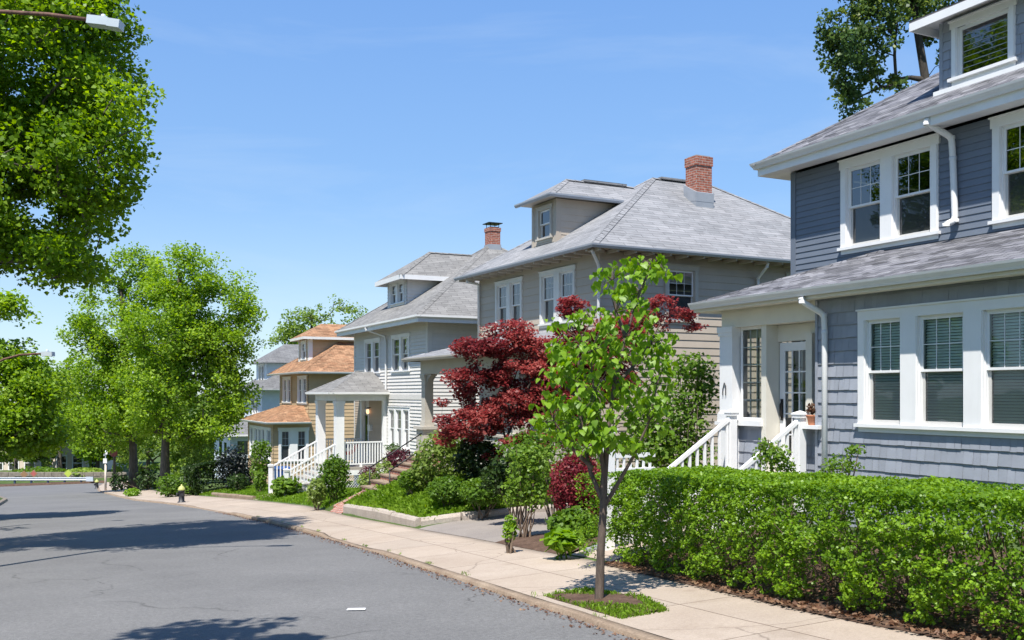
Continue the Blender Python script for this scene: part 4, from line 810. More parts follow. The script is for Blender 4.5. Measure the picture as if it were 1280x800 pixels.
mb = MB(); mb.poly([(.26, -1.9, -2.9), (.26, -.5, -2.9), (.26, -.5, -1.9), (.26, -1.9, -1.9)]); h5.part(mb, 'pane', M['glass']); mb = MB(); mb.poly([(-5, -2.36, -3.5), (-3.6, -2.36, -3.5), (-3.6, -2.36, -2.1), (-5, -2.36, -2.1)]); h5.part(mb, 'pane', M['glass']); mb = MB(); mb.poly([(-2.6, -2.36, -3.5), (-1.4, -2.36, -3.5), (-1.4, -2.36, -2.1), (-2.6, -2.36, -2.1)]); h5.part(mb, 'pane', M['glass'])

# ------------------------------------------------------------------ vegetation kit
def leaf_quads(C, size, asp=.55, nrm=None, up=.6, droop=0.0, fold=.12, rng=None):
    """one bent, pointed quad per leaf"""
    rng = rng or RNG; n = len(C); sz = size * rng.uniform(.65, 1.25, n)[:, None]
    d = rng.normal(size=(n, 3)); d[:, 2] = d[:, 2] * .6 - droop; d /= np.linalg.norm(d, axis=1)[:, None]
    nn = rng.normal(size=(n, 3)); nn[:, 2] += up * 1.6
    if nrm is not None: nn += nrm * 1.3
    nn -= d * (nn * d).sum(1)[:, None]; nn /= np.linalg.norm(nn, axis=1)[:, None] + 1e-9
    wv = np.cross(nn, d); f = nn * sz * fold
    V = np.empty((n, 4, 3)); V[:, 0] = C - d * sz * .5; V[:, 1] = C + wv * sz * asp - d * sz * .06 + f; V[:, 2] = C + d * sz * .55 - f * .8; V[:, 3] = C - wv * sz * asp - d * sz * .06 + f
    return V.reshape(-1, 3), np.arange(4 * n).reshape(-1, 4)
def leaf_obj(name, C, size, mat, parent, loc, rnd=None, **kw):
    V, Q = leaf_quads(np.asarray(C) - np.asarray(loc), size, **kw); n = len(C)
    r = RNG.uniform(0, 1, n) if rnd is None else np.clip(rnd + RNG.normal(0, .16, n), 0, 1)
    return fast_mesh(name, V, Q, M[mat], parent, r)
def ball(n, rng=None):
    rng = rng or RNG; v = rng.normal(size=(n, 3)); v /= np.linalg.norm(v, axis=1)[:, None]; return v * rng.uniform(0, 1, n)[:, None] ** (1 / 3.)
def clump_noise(C, sc=.7, seed=0):
    return np.array([mnoise.noise((c[0] * sc + seed, c[1] * sc, c[2] * sc)) for c in C])

def skeleton(base, trunk, tips, r0, rng, jit=.12, minr=.012):
    """branches from a trunk polyline to every tip; returns (points, parents, radii)"""
    P = [np.array(p, float) for p in trunk]; par = [-1] + list(range(len(P) - 1)); start = max(1, len(P) // 3)
    tr = np.array(trunk)
    tips = sorted(tips, key=lambda q: np.min(np.linalg.norm(tr[start:] - q, axis=1)))
    cnt = {}
    leafs = []
    for q in tips:
        A = np.array(P); D = A - q; dist = np.linalg.norm(D, axis=1) + np.where(A[:, 2] > q[2] - .1 * np.linalg.norm(D[:, :2], axis=1), np.maximum(0, A[:, 2] - q[2]) * 1.2, 0)
        dist[:start] += 50
        j = int(np.argmin(dist)); L_ = np.linalg.norm(A[j] - q); k = max(1, min(4, int(L_ / .5))); prev = j; a = A[j]
        for i in range(1, k + 1):
            f = i / k; p = a + (q - a) * f + rng.normal(0, jit * L_ * .25, 3) * (1 if i < k else 0); p[2] += math.sin(f * math.pi) * .06 * L_
            P.append(p); par.append(prev); prev = len(P) - 1
        leafs.append(prev)
    n = len(P); c = np.zeros(n)
    for l in leafs:
        while l >= 0: c[l] += 1; l = par[l]
    r = minr * np.maximum(c, .6) ** .5; s = r0 / max(r[0], 1e-6)
    r = np.minimum(r * min(1.25, max(.5, s)), r0 * .7)
    for i in range(len(trunk)): r[i] = max(r[i], r0 * (1 - .6 * i / len(trunk)))
    return P, par, r
def branch_mesh(P, par, r, loc, trunk_n, name, mat, parent, flare=1.35):
    mb = MB(); loc = Vector(loc); n0 = trunk_n
    V = [Vector(p) - loc for p in P]
    rr = [float(r[i]) for i in range(n0)]; rr[0] *= flare
    mb.tube(V[:n0], rr, 10, cap=False)
    for i in range(n0, len(P)):
        a, b = par[i], i; n = 6 if r[b] > .04 else 4
        mb.tube([V[a], V[b]], [min(float(r[a]), float(r[b]) * 1.5), float(r[b])], n, cap=False)
    return mb.build(name, mat, parent)

def tree(name, label, base, trunk, blobs, n_tips, per, lsize, crad, leaf, bk, r0, seed=0, group=None, cat='tree', gap=-.12, shell=2.0, asp=.5, rnd_shift=0.0, up=.6, flat_=.75, nsc=.45, minr=.012):
    """blobs = [(centre, (rx, ry, rz))]; the crown is a cloud of leaf clumps on a real branch skeleton"""
    rng = np.random.default_rng(seed + 100); base = np.array(base, float)
    root = empty(name, base, 0, label, cat, group)
    vol = np.array([b[1][0] * b[1][1] * b[1][2] for b in blobs]) ** .8; vol /= vol.sum(); tips = []
    while len(tips) < n_tips:
        c, rad = blobs[rng.choice(len(blobs), p=vol)]
        v = rng.normal(size=3); v /= np.linalg.norm(v); q = np.array(c) + v * rng.uniform(.25, 1) ** (1 / shell) * np.array(rad) * rng.uniform(.82, 1.04)
        if mnoise.noise((q[0] * nsc + seed, q[1] * nsc, q[2] * nsc * 1.3)) < gap: continue
        tips.append(q)
    P, par, r = skeleton(base, trunk, tips, r0, rng, minr=minr)
    branch_mesh(P, par, r, base, len(trunk), 'trunk', M[bk], root)
    T = np.array(tips); C = np.repeat(T, per, 0); off = ball(len(C), rng) * crad * rng.uniform(.6, 1.3, len(T)).repeat(per)[:, None]; off[:, 2] *= flat_
    cc = np.average([b[0] for b in blobs], axis=0, weights=vol); out = C - cc; out /= np.linalg.norm(out, axis=1)[:, None] + 1e-6
    tone = (.5 + .55 * np.array([mnoise.noise((t[0] * .8, t[1] * .8, t[2] * .8 + seed)) for t in T])).repeat(per) + rnd_shift
    leaf_obj('crown', C + off, lsize, leaf, root, base, tone, nrm=out * .5, asp=asp, up=up, rng=rng)
    return root
def shrub(name, label, base, blobs, n, lsize, leaf, seed=0, cat='shrub', group=None, bk='stem', stems=7, shell=3.0, asp=.5, up=.5, rough=.16, nsc=3.0, tone=.5, bare=0.0, droop=0.0):
    rng = np.random.default_rng(seed + 500); base = np.array(base, float); root = empty(name, base, 0, label, cat, group)
    vol = np.array([b[1][0] * b[1][1] * b[1][2] for b in blobs]) ** .75; vol /= vol.sum(); Cs = []; Ns = []
    for (c, rad), f in zip(blobs, vol):
        m = int(n * f) + 1; v = rng.normal(size=(m, 3)); v /= np.linalg.norm(v, axis=1)[:, None]
        lump = 1 + rough * 2.2 * np.array([mnoise.noise((q[0] * nsc + seed, q[1] * nsc + c[0], q[2] * nsc + c[2])) for q in v])
        R = rng.uniform(.12, 1, m) ** (1 / shell) * lump; Cs.append(np.array(c) + v * R[:, None] * np.array(rad)); Ns.append(v)
    C = np.concatenate(Cs); Nn = np.concatenate(Ns); keep = C[:, 2] > base[2] + .02 + bare; C, Nn = C[keep], Nn[keep]
    mb = MB(); cen = np.average([b[0] for b in blobs], axis=0, weights=vol); rad = np.average([b[1] for b in blobs], axis=0, weights=vol)
    for k in range(stems):
        b0 = rng.normal(0, .06, 3) * [1, 1, 0]; c, rd = blobs[rng.integers(len(blobs))]; e = np.array(c) + ball(1, rng)[0] * np.array(rd) * .9 - base
        m_ = (b0 + e) / 2 + rng.normal(0, .06, 3); mb.tube([b0 - [0, 0, .05], b0 * .6 + m_ * .4, m_, e], [.02, .016, .012, .005], 5, cap=False)
    mb.build('stem', M[bk], root)
    leaf_obj('foliage', C, lsize, leaf, root, base, tone + .3 * clump_noise(C, 2.2, seed), nrm=Nn, asp=asp, up=up, rng=rng, droop=droop)
    return root
def blob(px, py, Y, rx, ry, rd=None):
    """an ellipsoid given by where it stands: survey pixel, depth, and half sizes in pixels"""
    c = pt(px, py, Y); k = Y / F; return (c, (rx * k, (rd if rd else rx * k), ry * k))
def on_ground(px, py): return hit(px, py)

# ------------------------------------------------------------------ trees
def trunk_line(base, top, n=7, wob=.12, seed=0):
    r = random.Random(seed); b, t = np.array(base, float), np.array(top, float); out = []
    for i in range(n):
        f = i / (n - 1); p = b + (t - b) * f
        if 0 < i < n - 1: p[:2] += [r.uniform(-wob, wob), r.uniform(-wob, wob)]
        out.append(p)
    out[0][2] -= .15; return out
# big maple overhanging from the left
b0 = (-12.2, 17.9); b0 = (b0[0], b0[1], gz(*b0)); k = 16.6 / F
bl = [(pt(-40, 60, 18.3), (2.8, 3.2, 3.4)), (pt(60, 60, 17.8), (1.6, 2.2, 3.0)), (pt(10, 210, 17.8), (2.4, 2.6, 1.9)), (pt(120, 190, 17.3), (.75, 1.3, 1.0)), (pt(70, 280, 17.3), (.95, 1.3, 1.05)), (pt(100, 40, 17.3), (.9, 1.4, 1.5)), (pt(-160, 200, 18.3), (2.2, 2.8, 2.6)), (pt(-60, -160, 18.3), (3, 3, 2)), (pt(165, 208, 17.3), (.35, .6, .3)), (pt(80, 335, 17.3), (.55, .8, .35))]
tree('maple_tree', 'big leafy maple overhanging the road at the top left, trunk out of the picture', b0, trunk_line(b0, pt(-90, -60, 18.1), 9, .2, 1), bl + [(pt(0, 265, 17.8), (1.9, 2.0, 1.1)), (pt(40, 258, 17.6), (1.1, 1.5, .7)), (pt(150, 130, 17.3), (.5, .9, .9)), (pt(90, 350, 17.3), (.6, .8, .3))], 1050, 120, .085, .46, 'leaf_maple', 'bark', .34, 5, 'maples along the street', rnd_shift=.0, gap=-.10, shell=2.4, nsc=.8, flat_=.7)
# maple behind the camera on the left: only its shadow and reflection reach the picture
b0 = (-6.8, 4.2); b0 = (b0[0], b0[1], gz(*b0))
bl = [((-6.4, 2.6, 7.6), (2.3, 1.9, 1.6)), ((-3.5, 5.5, 6.8), (1.5, .85, .8)), ((-7.8, 2.0, 8), (2.4, 2.0, 2))]
tree('maple_tree', 'maple beside the camera whose shadow falls across the road at the bottom', b0, trunk_line(b0, (-5.8, 4.6, 7.6), 8, .15, 2), bl, 150, 60, .19, .42, 'leaf_maple', 'bark', .26, 6, 'maples along the street')
# the pair of street maples
def street_tree(nm, label, base, blobs, top, tips, per, ls, cr, leaf='leaf_mid', bk='bark', r0=.22, seed=0, group=None, **kw):
    tl_ = trunk_line(base, top, 7, .12, seed)
    for q in (1, 2, 3): tl_[q][:2] = np.array(base)[:2] + (tl_[q][:2] - np.array(base)[:2]) * (.15, .3, .6)[q - 1]
    return tree(nm, label, base, tl_, blobs, tips, per, ls, cr, leaf, bk, r0, seed, group, **kw)
bR = on_ground(206, 612); YR = bR[1]; bL = on_ground(167, 613); YL_ = bL[1]
street_tree('maple_tree', 'tall rounded street maple, right-hand trunk of the pair beyond the hydrant', bR, [blob(232, 345, YR, 48, 45), blob(268, 385, YR, 52, 60), blob(205, 410, YR - 1, 58, 62), blob(265, 470, YR, 48, 52), blob(200, 490, YR - 1, 50, 42), blob(305, 400, YR, 22, 40), blob(275, 440, YR, 46, 46), blob(235, 440, YR + 1, 42, 60), blob(292, 495, YR, 28, 36), blob(215, 528, YR, 52, 24), blob(262, 535, YR, 40, 26)], pt(225, 340, YR), 800, 64, .155, .66, seed=11, group='maples along the street', gap=-.3, nsc=.5, r0=.27)
street_tree('maple_tree', 'broad street maple, left-hand trunk of the pair beyond the hydrant', bL, [blob(135, 400, YL_, 42, 52), blob(165, 340, YL_, 34, 36), blob(120, 470, YL_, 42, 50), blob(170, 470, YL_, 45, 60), blob(150, 520, YL_ - 1, 48, 32), blob(140, 545, YL_, 52, 18), blob(104, 425, YL_, 26, 32), blob(190, 400, YL_, 40, 60), blob(105, 520, YL_, 36, 32)], pt(150, 350, YL_), 700, 64, .155, .66, seed=12, group='maples along the street', gap=-.3, nsc=.5, r0=.27)
Y = 32; b0 = pt(-45, 640, Y); b0[2] = gz(b0[0], b0[1])
street_tree('maple_tree', 'bright green maple at the left edge behind the curved lamp arm', b0, [blob(-10, 470, Y, 55, 80), blob(25, 500, Y, 42, 48), blob(4, 402, Y, 32, 38), blob(-30, 400, Y, 40, 45), blob(58, 482, Y + 1, 26, 30), blob(-60, 480, Y, 60, 90), blob(30, 530, Y, 45, 22), blob(48, 545, Y + 1, 46, 22), blob(-10, 550, Y, 40, 24)], pt(-15, 430, Y), 520, 64, .13, .5, seed=13, group='maples along the street', gap=-.15, nsc=.5)
far = [(75, 119, 602, [(75, 500, 42, 58), (55, 470, 25, 30), (100, 480, 34, 48), (55, 490, 40, 36), (28, 500, 36, 42), (120, 510, 30, 36)], 'leaf_mid', 'round far tree between the lamp arm and the street maples'),
       (270, 84, 612, [(265, 540, 45, 60), (300, 520, 30, 50), (240, 560, 40, 45)], 'leaf_far', 'light green low tree in front of the bluish-white house'),
       (20, 118, 602, [(18, 548, 40, 34), (45, 560, 26, 22)], 'leaf_far', 'low bushy tree above the guard rail at the left edge'),
       (122, 117, 603, [(125, 540, 42, 40), (155, 555, 28, 24)], 'leaf_mid', 'shady tree behind the wooden sign posts'),
       (390, 100, 600, [(385, 410, 42, 28), (430, 395, 34, 24), (355, 425, 22, 18), (410, 430, 50, 40), (455, 410, 20, 25)], 'leaf_blue', 'airy tree rising behind the orange roof'),
       (185, 108, 602, [(180, 550, 60, 45), (220, 520, 50, 60)], 'leaf_far', 'far tree mass behind the two maple trunks'),
       (305, 104, 602, [(310, 560, 40, 45), (280, 575, 38, 30)], 'leaf_mid', 'dark tree beside the low bluish-white porch')]
for i, (px, Y, py, bls, lf, lb) in enumerate(far):
    b0 = pt(px, py, Y); b0[2] = gz(b0[0], b0[1]); airy = lf == 'leaf_blue'
    street_tree('broadleaf_tree', lb, b0, [blob(q[0], q[1], Y, q[2], q[3]) for q in bls], pt(px, min(q[1] for q in bls), Y), 190 if not airy else 170, 60 if not airy else 34, .30 if not airy else .24, .8, 'leaf_far' if airy else lf, seed=20 + i, group='trees at the end of the street', gap=-.2 if not airy else -.02, nsc=.35, r0=.25, rnd_shift=-.1 if airy else 0)
# tall tree behind house 1
Y = 34; b0 = pt(1172, 560, Y); b0[2] = gz(b0[0], b0[1])
tree('broadleaf_tree', 'tall dark airy tree rising behind the blue-grey house', b0, [np.array(p) for p in [b0 - [0, 0, .1], pt(1168, 350, Y), pt(1162, 200, Y), pt(1157, 100, Y), pt(1147, 40, Y), pt(1140, -20, Y), pt(1135, -90, Y)]],
     [blob(1080, 60, Y, 55, 65), blob(1050, 30, Y, 30, 60), blob(1085, 110, Y, 42, 45), blob(1120, 10, Y, 60, 40), blob(1060, -60, Y, 60, 60), blob(1160, -40, Y, 70, 60), blob(1180, 60, Y, 40, 50), blob(1062, 130, Y, 18, 25), blob(1250, -20, Y, 80, 80)], 520, 44, .13, .36, 'leaf_blue', 'bark_dark', .19, 31, minr=.005, gap=-.05, shell=2.2, nsc=.9)

# young heart-leaved tree in the pavement
b0 = on_ground(748, 750); Y = b0[1]
root = empty('young_tree', b0, 0, 'slim young heart-leaved tree growing from the kerbside tree pit', 'tree')
rs = np.random.default_rng(77)
fork = pt(755, 600, Y); stems_ = [[pt(749, 748, Y), pt(751, 690, Y), pt(754, 640, Y), fork, pt(760, 540, Y), pt(768, 480, Y - .05), pt(782, 420, Y), pt(800, 365, Y + .05), pt(815, 330, Y)],
  [pt(753, 625, Y), pt(738, 590, Y + .05), pt(728, 540, Y + .1), pt(722, 480, Y + .1), pt(725, 425, Y + .15), pt(740, 400, Y + .1)], [pt(754, 635, Y), pt(775, 600, Y - .05), pt(792, 570, Y - .15), pt(810, 530, Y - .2), pt(822, 480, Y - .2)],
  [pt(756, 600, Y), pt(748, 540, Y - .1), pt(742, 490, Y - .2), pt(738, 440, Y - .2)], [pt(770, 480, Y), pt(790, 460, Y + .1), pt(812, 430, Y + .2), pt(825, 405, Y + .2)], [pt(782, 420, Y), pt(770, 390, Y + .05), pt(765, 350, Y)],
  [pt(725, 500, Y + .1), pt(705, 480, Y + .1), pt(690, 470, Y)], [pt(740, 585, Y), pt(715, 560, Y - .1), pt(692, 525, Y - .15)]]
mb = MB(); bb = Vector(b0); wd = [.052, .043, .041, .038, .026, .021, .017, .012, .007]
for i, sline in enumerate(stems_):
    n = len(sline); mb.tube([Vector(p) - bb for p in sline], wd[:n] if i == 0 else [.026 * (1 - .75 * j / (n - 1)) for j in range(n)], 8, cap=False)
tips = []
cl_ = [(812, 335, 22, 16), (792, 350, 22, 22), (765, 345, 14, 14), (770, 375, 24, 20), (800, 380, 16, 18), (735, 405, 24, 16), (715, 420, 22, 18), (755, 420, 28, 18), (790, 420, 26, 20), (820, 428, 20, 16), (700, 450, 18, 18), (730, 455, 30, 22), (775, 460, 34, 22), (815, 465, 22, 22), (712, 492, 26, 22), (752, 498, 34, 22), (795, 500, 30, 24), (695, 522, 18, 22), (730, 530, 32, 22), (775, 535, 34, 22), (815, 525, 18, 22), (705, 548, 22, 14), (748, 556, 28, 10), (790, 556, 22, 12), (688, 500, 10, 12), (825, 445, 12, 10)]
for (x, y, rx, ry) in cl_:
    for q in range(max(3, int(rx * ry / 54))): tips.append(pt(x + rs.uniform(-rx, rx), y + rs.uniform(-ry, ry), Y + rs.uniform(-.5, .5)))
nodes = np.concatenate([np.array(s_)[2 if i == 0 else 1:] for i, s_ in enumerate(stems_)])
for q in tips:
    j = nodes[np.argmin(np.linalg.norm(nodes - q, axis=1) + .5 * np.maximum(0, nodes[:, 2] - q[2]))]; m_ = (j + q) / 2 + rs.normal(0, .03, 3) + [0, 0, .04]
    mb.tube([Vector(j) - bb, Vector(m_) - bb, Vector(q) - bb], [.007, .005, .002], 4, cap=False)
mb.build('trunk', M['bark_young'], root)
# leaves: heart outline of eight vertices (four quads), hanging
def heart_leaves(C, size, rng):
    V = []; Q = []; R = []
    shape = [(0, .0, 0), (-.28, -.10, .05), (-.50, .16, .02), (-.34, .58, -.02), (0, 1.05, -.14), (.34, .58, -.02), (.50, .16, .02), (.28, -.10, .05), (0, .45, .09)]
    quads = [(0, 1, 2, 8), (2, 3, 4, 8), (8, 4, 5, 6), (0, 8, 6, 7)]
    for c in C:
        s_ = size * rng.uniform(.6, 1.25); a = rng.uniform(0, 2 * math.pi); d = Vector((math.cos(a) * .55, math.sin(a) * .55 - .12, -rng.uniform(.35, 1.0))).normalized()
        nrm = Vector((math.cos(a), math.sin(a), .8)) + Vector(rng.normal(0, .35, 3)); nrm = (nrm - d * nrm.dot(d)).normalized(); sd = d.cross(nrm); i = len(V); tone = rng.uniform(.15, .9)
        for x, y, z in shape: V.append(tuple(Vector(c) + sd * x * s_ + d * y * s_ + nrm * z * s_))
        for q in quads: Q.append(tuple(i + k for k in q)); R.append(tone)
    return np.array(V), np.array(Q), R
Cc = np.repeat(np.array(tips), 11, 0) + ball(len(tips) * 11, rs) * [.13, .13, .10] - np.array(b0)
V, Q, R = heart_leaves(Cc, .074, rs); fast_mesh('crown', V, Q, M['leaf_sap'], root, R)

# red Japanese maple
Y = 22.4; b0 = pt(610, 600, Y); b0[2] = gz(b0[0], b0[1])
jb = [blob(600, 435, Y, 42, 14), blob(588, 475, Y, 34, 22), blob(570, 500, Y, 26, 12), blob(640, 425, Y + .3, 40, 24), blob(590, 530, Y - .2, 42, 24), blob(655, 470, Y, 46, 30), blob(640, 510, Y, 44, 28), blob(690, 440, Y + .3, 44, 36), blob(700, 500, Y, 40, 40), blob(660, 555, Y - .2, 34, 16), blob(730, 430, Y + .4, 36, 24), blob(620, 570, Y - .2, 16, 10), blob(830, 382, Y + .3, 22, 12), blob(855, 395, Y + .3, 22, 10), blob(800, 405, Y + .3, 40, 16), blob(765, 420, Y + .3, 36, 24), blob(868, 411, Y + .3, 14, 5), blob(755, 470, Y + .2, 40, 40), blob(715, 385, Y + .3, 22, 12), blob(560, 548, Y - .2, 16, 8), blob(720, 545, Y, 30, 22)]
tree('japanese_maple', 'wide red-leaved Japanese maple in front of the taupe house', b0, [b0 - [0, 0, .1], pt(622, 580, Y), pt(632, 550, Y), pt(645, 520, Y), pt(662, 480, Y), pt(690, 440, Y), pt(740, 415, Y + .2)], jb, 1100, 48, .075, .22, 'leaf_red', 'bark_dark', .04, 41, gap=-.34, shell=2.2, nsc=1.4, flat_=.45, up=1.6, minr=.006, asp=.42)

# ------------------------------------------------------------------ hedges and shrubs
def hedge_box(name, label, pts_st, t_depth, height, n, lsize, leaf, base_gap=.12, seed=0, stems=60, top=None, group=None, tone=.5, inner=.25, rough=.10, bk='stem', cat='hedge'):
    """clipped hedge: pts_st = [(s, t_front)...], depth inwards; height above the ground or top(s)"""
    rng = np.random.default_rng(seed + 900); S = np.array([p[0] for p in pts_st]); T = np.array([p[1] for p in pts_st]); C = []; Nn = []
    s = rng.uniform(S[0], S[-1], n); tf = np.interp(s, S, T); dd = rng.uniform(0, 1, n); hh = rng.uniform(0, 1, n)
    sel = rng.uniform(0, 1, n); face = np.where(sel < .42, 0, np.where(sel < .72, 1, np.where(sel < .80, 2, np.where(sel < .80 + .2 * (1 - inner), 3, 4))))
    nr = np.zeros((n, 3)); dep = np.abs(rng.normal(0, .09, n))
    dd = np.where(face == 0, dep / t_depth, np.where(face == 3, 1 - dep / t_depth, dd)); hh = np.where(face == 1, 1 - dep / max(height, .3), hh)
    end = face == 2; s = np.where(end, np.where(rng.uniform(0, 1, n) < .5, S[0] + dep, S[-1] - dep), s)
    x = s * U[0] + (tf + dd * t_depth) * N[0]; y = s * U[1] + (tf + dd * t_depth) * N[1]; z0 = zg(s, tf + dd * t_depth); z1 = z0 + height if top is None else top(s)
    z = z0 + base_gap + (z1 - z0 - base_gap) * hh
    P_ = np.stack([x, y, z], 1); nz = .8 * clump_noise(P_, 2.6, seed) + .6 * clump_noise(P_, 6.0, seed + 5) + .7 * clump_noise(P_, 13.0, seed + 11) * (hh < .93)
    low = np.clip(1 - (hh * (z1 - z0)) / .45, 0, 1)
    keep = (nz > np.where((face == 0) | end, -.22, -.42) + .45 * low) ; nv = np.zeros_like(P_); nv[:, 0] = np.where(face == 0, -N[0], 0); nv[:, 1] = np.where(face == 0, -N[1], np.where(end, -U[1], 0)); nv[:, 2] = (face == 1) * 1.0
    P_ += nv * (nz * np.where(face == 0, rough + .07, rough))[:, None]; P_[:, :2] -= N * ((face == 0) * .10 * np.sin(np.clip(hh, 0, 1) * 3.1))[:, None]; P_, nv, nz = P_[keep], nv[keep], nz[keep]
    m = (S[0] + S[-1]) / 2; bx, by = xy(m, float(np.interp(m, S, T)) + t_depth / 2); loc = np.array([bx, by, gz(bx, by)])
    root = empty(name, loc, 0, label, cat, group)
    mb = MB()
    for k in range(stems):
        s_ = rng.uniform(S[0], S[-1]); t_ = float(np.interp(s_, S, T)) + rng.uniform(.25, .75) * t_depth; q = np.array([*xy(s_, t_), 0]); q[2] = gz(q[0], q[1]); h_ = height if top is None else float(top(np.array(s_))) - q[2]
        for b_ in range(3):
            e = q + [rng.normal(0, .25), rng.normal(0, .25), h_ * rng.uniform(.5, .92)]; e[:2] -= N * rng.uniform(-.1, .35); m_ = q * .5 + e * .5 + rng.normal(0, .05, 3)
            mb.tube([Vector(q - loc) - Vector((0, 0, .05)), Vector(m_ - loc), Vector(e - loc)], [.014, .010, .004], 4, cap=False)
    if stems: mb.build('stem', M[bk], root)
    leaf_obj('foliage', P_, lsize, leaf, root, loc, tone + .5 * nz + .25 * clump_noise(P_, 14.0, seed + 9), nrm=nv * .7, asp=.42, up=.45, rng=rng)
    return root
hedge_box('privet_hedge', 'long clipped bright green privet hedge beside the pavement', [(-1.6, 6.50), (5.5, 6.48), (8, 6.64), (11.3, 7.10)], 1.55, 1.2, 250000, .034, 'leaf_hedge', .06, 1, 110, top=lambda s: .62 + (10.9 - s) * .042 + .012 * np.sin(s * 3.1) + .01 * np.sin(s * 7.7), rough=.05)
def bush(name, label, px, py, Y, rx, ry, n, ls, leaf, seed, extra=(), **kw):
    """shrub standing on the ground at depth Y with crown centre at (px, py)"""
    b = blob(px, py, Y, rx, ry); base = np.array([b[0][0], b[0][1], gz(b[0][0], b[0][1])]); bl_ = [b] + [blob(q[0], q[1], Y + (q[4] if len(q) > 4 else 0), q[2], q[3]) for q in extra]
    return shrub(name, label, base, bl_, n, ls, leaf, seed, **kw)
bush('barberry_bush', 'rounded dark red barberry bush left of the young tree trunk', 721, 607, 16.2, 34, 42, 7000, .045, 'leaf_barb', 1, rough=.09, extra=[(735, 635, 20, 26)])
bush('green_shrub', 'leafy green shrub growing under the red barberry bush', 716, 657, 15.7, 32, 20, 1500, .075, 'leaf_shrub', 2)
bush('hosta_plant', 'bright lime green hosta at the corner of the mulch bed', 706, 675, 14.2, 22, 12, 330, .20, 'leaf_hosta', 3, asp=.34, up=1.2, stems=4, shell=2, cat='plant', bk='leaf_hosta')
bush('leggy_shrub', 'leggy light green shrub with bare stems in the mulch bed', 655, 596, 17.2, 24, 34, 1500, .07, 'leaf_shrub', 4, stems=12, extra=[(674, 578, 20, 26), (640, 618, 15, 20), (668, 622, 18, 18), (655, 572, 20, 20)], bare=.22, tone=.8, shell=1.7)
bush('small_sprout', 'small sprouting bush at the front edge of the mulch bed', 638, 660, 15.4, 9, 18, 220, .075, 'leaf_hosta', 5, stems=8, asp=.4, cat='plant', shell=2)
bush('mixed_shrub', 'tall loose green shrub behind the leggy one', 690, 560, 19.3, 46, 44, 2600, .075, 'leaf_shrub', 6, extra=[(740, 570, 36, 40), (720, 520, 30, 30), (655, 562, 36, 26), (690, 600, 34, 34)], shell=2)
bush('climbing_shrub', 'tall green shrub climbing beside the white porch post', 850, 520, 18.3, 40, 52, 5200, .075, 'leaf_shrub', 7, extra=[(880, 480, 22, 34), (815, 560, 36, 34), (862, 460, 26, 22), (800, 520, 24, 40), (850, 570, 44, 22)], shell=1.8, rough=.2, stems=14, tone=.55)
bush('rose_bush', 'small rose bush with pale shoots at the foot of the stair rail', 966, 570, 13.4, 24, 20, 620, .05, 'leaf_shrub', 8, extra=[(955, 555, 8, 12), (985, 585, 14, 10)], shell=1.6, tone=.75, stems=8, cat='plant')
bush('twiggy_shrub', 'twiggy half-bare shrub against the shingle wall', 1052, 580, 13.2, 26, 14, 380, .05, 'leaf_shrub', 9, extra=[(1070, 562, 14, 9), (1034, 588, 10, 8)], shell=1.6, tone=.6, stems=14, cat='plant')
bush('rhododendron', 'pale green rhododendron at the head of the grassy bank', 545, 570, 24.5, 28, 30, 3000, .085, 'leaf_pale', 10, extra=[(528, 592, 18, 20), (560, 555, 22, 22), (575, 580, 20, 24)], tone=.5)
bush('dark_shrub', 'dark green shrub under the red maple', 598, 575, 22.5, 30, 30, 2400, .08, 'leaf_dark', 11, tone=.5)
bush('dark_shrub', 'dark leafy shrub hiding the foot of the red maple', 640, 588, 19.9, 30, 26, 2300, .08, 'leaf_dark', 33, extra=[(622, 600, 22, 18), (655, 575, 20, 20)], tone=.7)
bush('clipped_shrub', 'small clipped yew beside the brick steps', 513, 600, 24.6, 16, 13, 1600, .06, 'leaf_shrub', 12, rough=.06)
for i, (px, py, Y, rx, ry, lb) in enumerate([(560, 612, 22.3, 28, 17, 'low clipped shrub on the bank, left one of two'), (603, 614, 21.6, 30, 18, 'low clipped shrub on the bank, right one of two')]):
    bush('clipped_shrub', lb, px, py, Y, rx, ry, 3200, .06, 'leaf_shrub', 13 + i, rough=.07, extra=[(px + 8, py - 3, rx * .8, ry * .8)], group='low clipped shrubs on the bank', tone=.4)
bush('purple_shrub', 'purple-leaved bush behind the iron handrails', 498, 577, 31.2, 20, 16, 1500, .07, 'leaf_purple', 16); bush('purple_shrub', 'small purple-leaved bush beside the white lattice', 461, 592, 32.5, 12, 9, 700, .06, 'leaf_purple', 17)
bush('variegated_shrub', 'pale variegated shrub left of the iron handrail', 460, 604, 30.6, 14, 14, 900, .08, 'leaf_pale', 18, extra=[(480, 590, 12, 16)], tone=.7)
bush('round_shrub', 'tall deep green oval shrub beside the brick walk', 417, 597, 30.6, 20, 27, 2600, .075, 'leaf_shrub', 19, extra=[(420, 585, 16, 14)], tone=.35)
bush('flowering_shrub', 'small yellow-green flowering shrub in front of the oval one', 396, 614, 30.2, 12, 16, 900, .08, 'leaf_pale', 20, tone=.6)
bush('broadleaf_shrub', 'low broad-leaved mound in front of the white stair rails', 357, 607, 38.5, 19, 11, 1000, .14, 'leaf_shrub', 21, up=1.2, tone=.6)
bush('column_hedge', 'square clipped green hedge pillar at the tan sun-room corner', 326, 572, 45, 12, 24, 2200, .09, 'leaf_shrub', 22, extra=[(322, 562, 9, 12), (332, 562, 8, 12), (324, 590, 12, 12)], rough=.05, tone=.5)
bush('small_shrub', 'small bright shrub left of the white newel post', 325, 600, 43, 8, 13, 600, .09, 'leaf_shrub', 23, tone=.65)
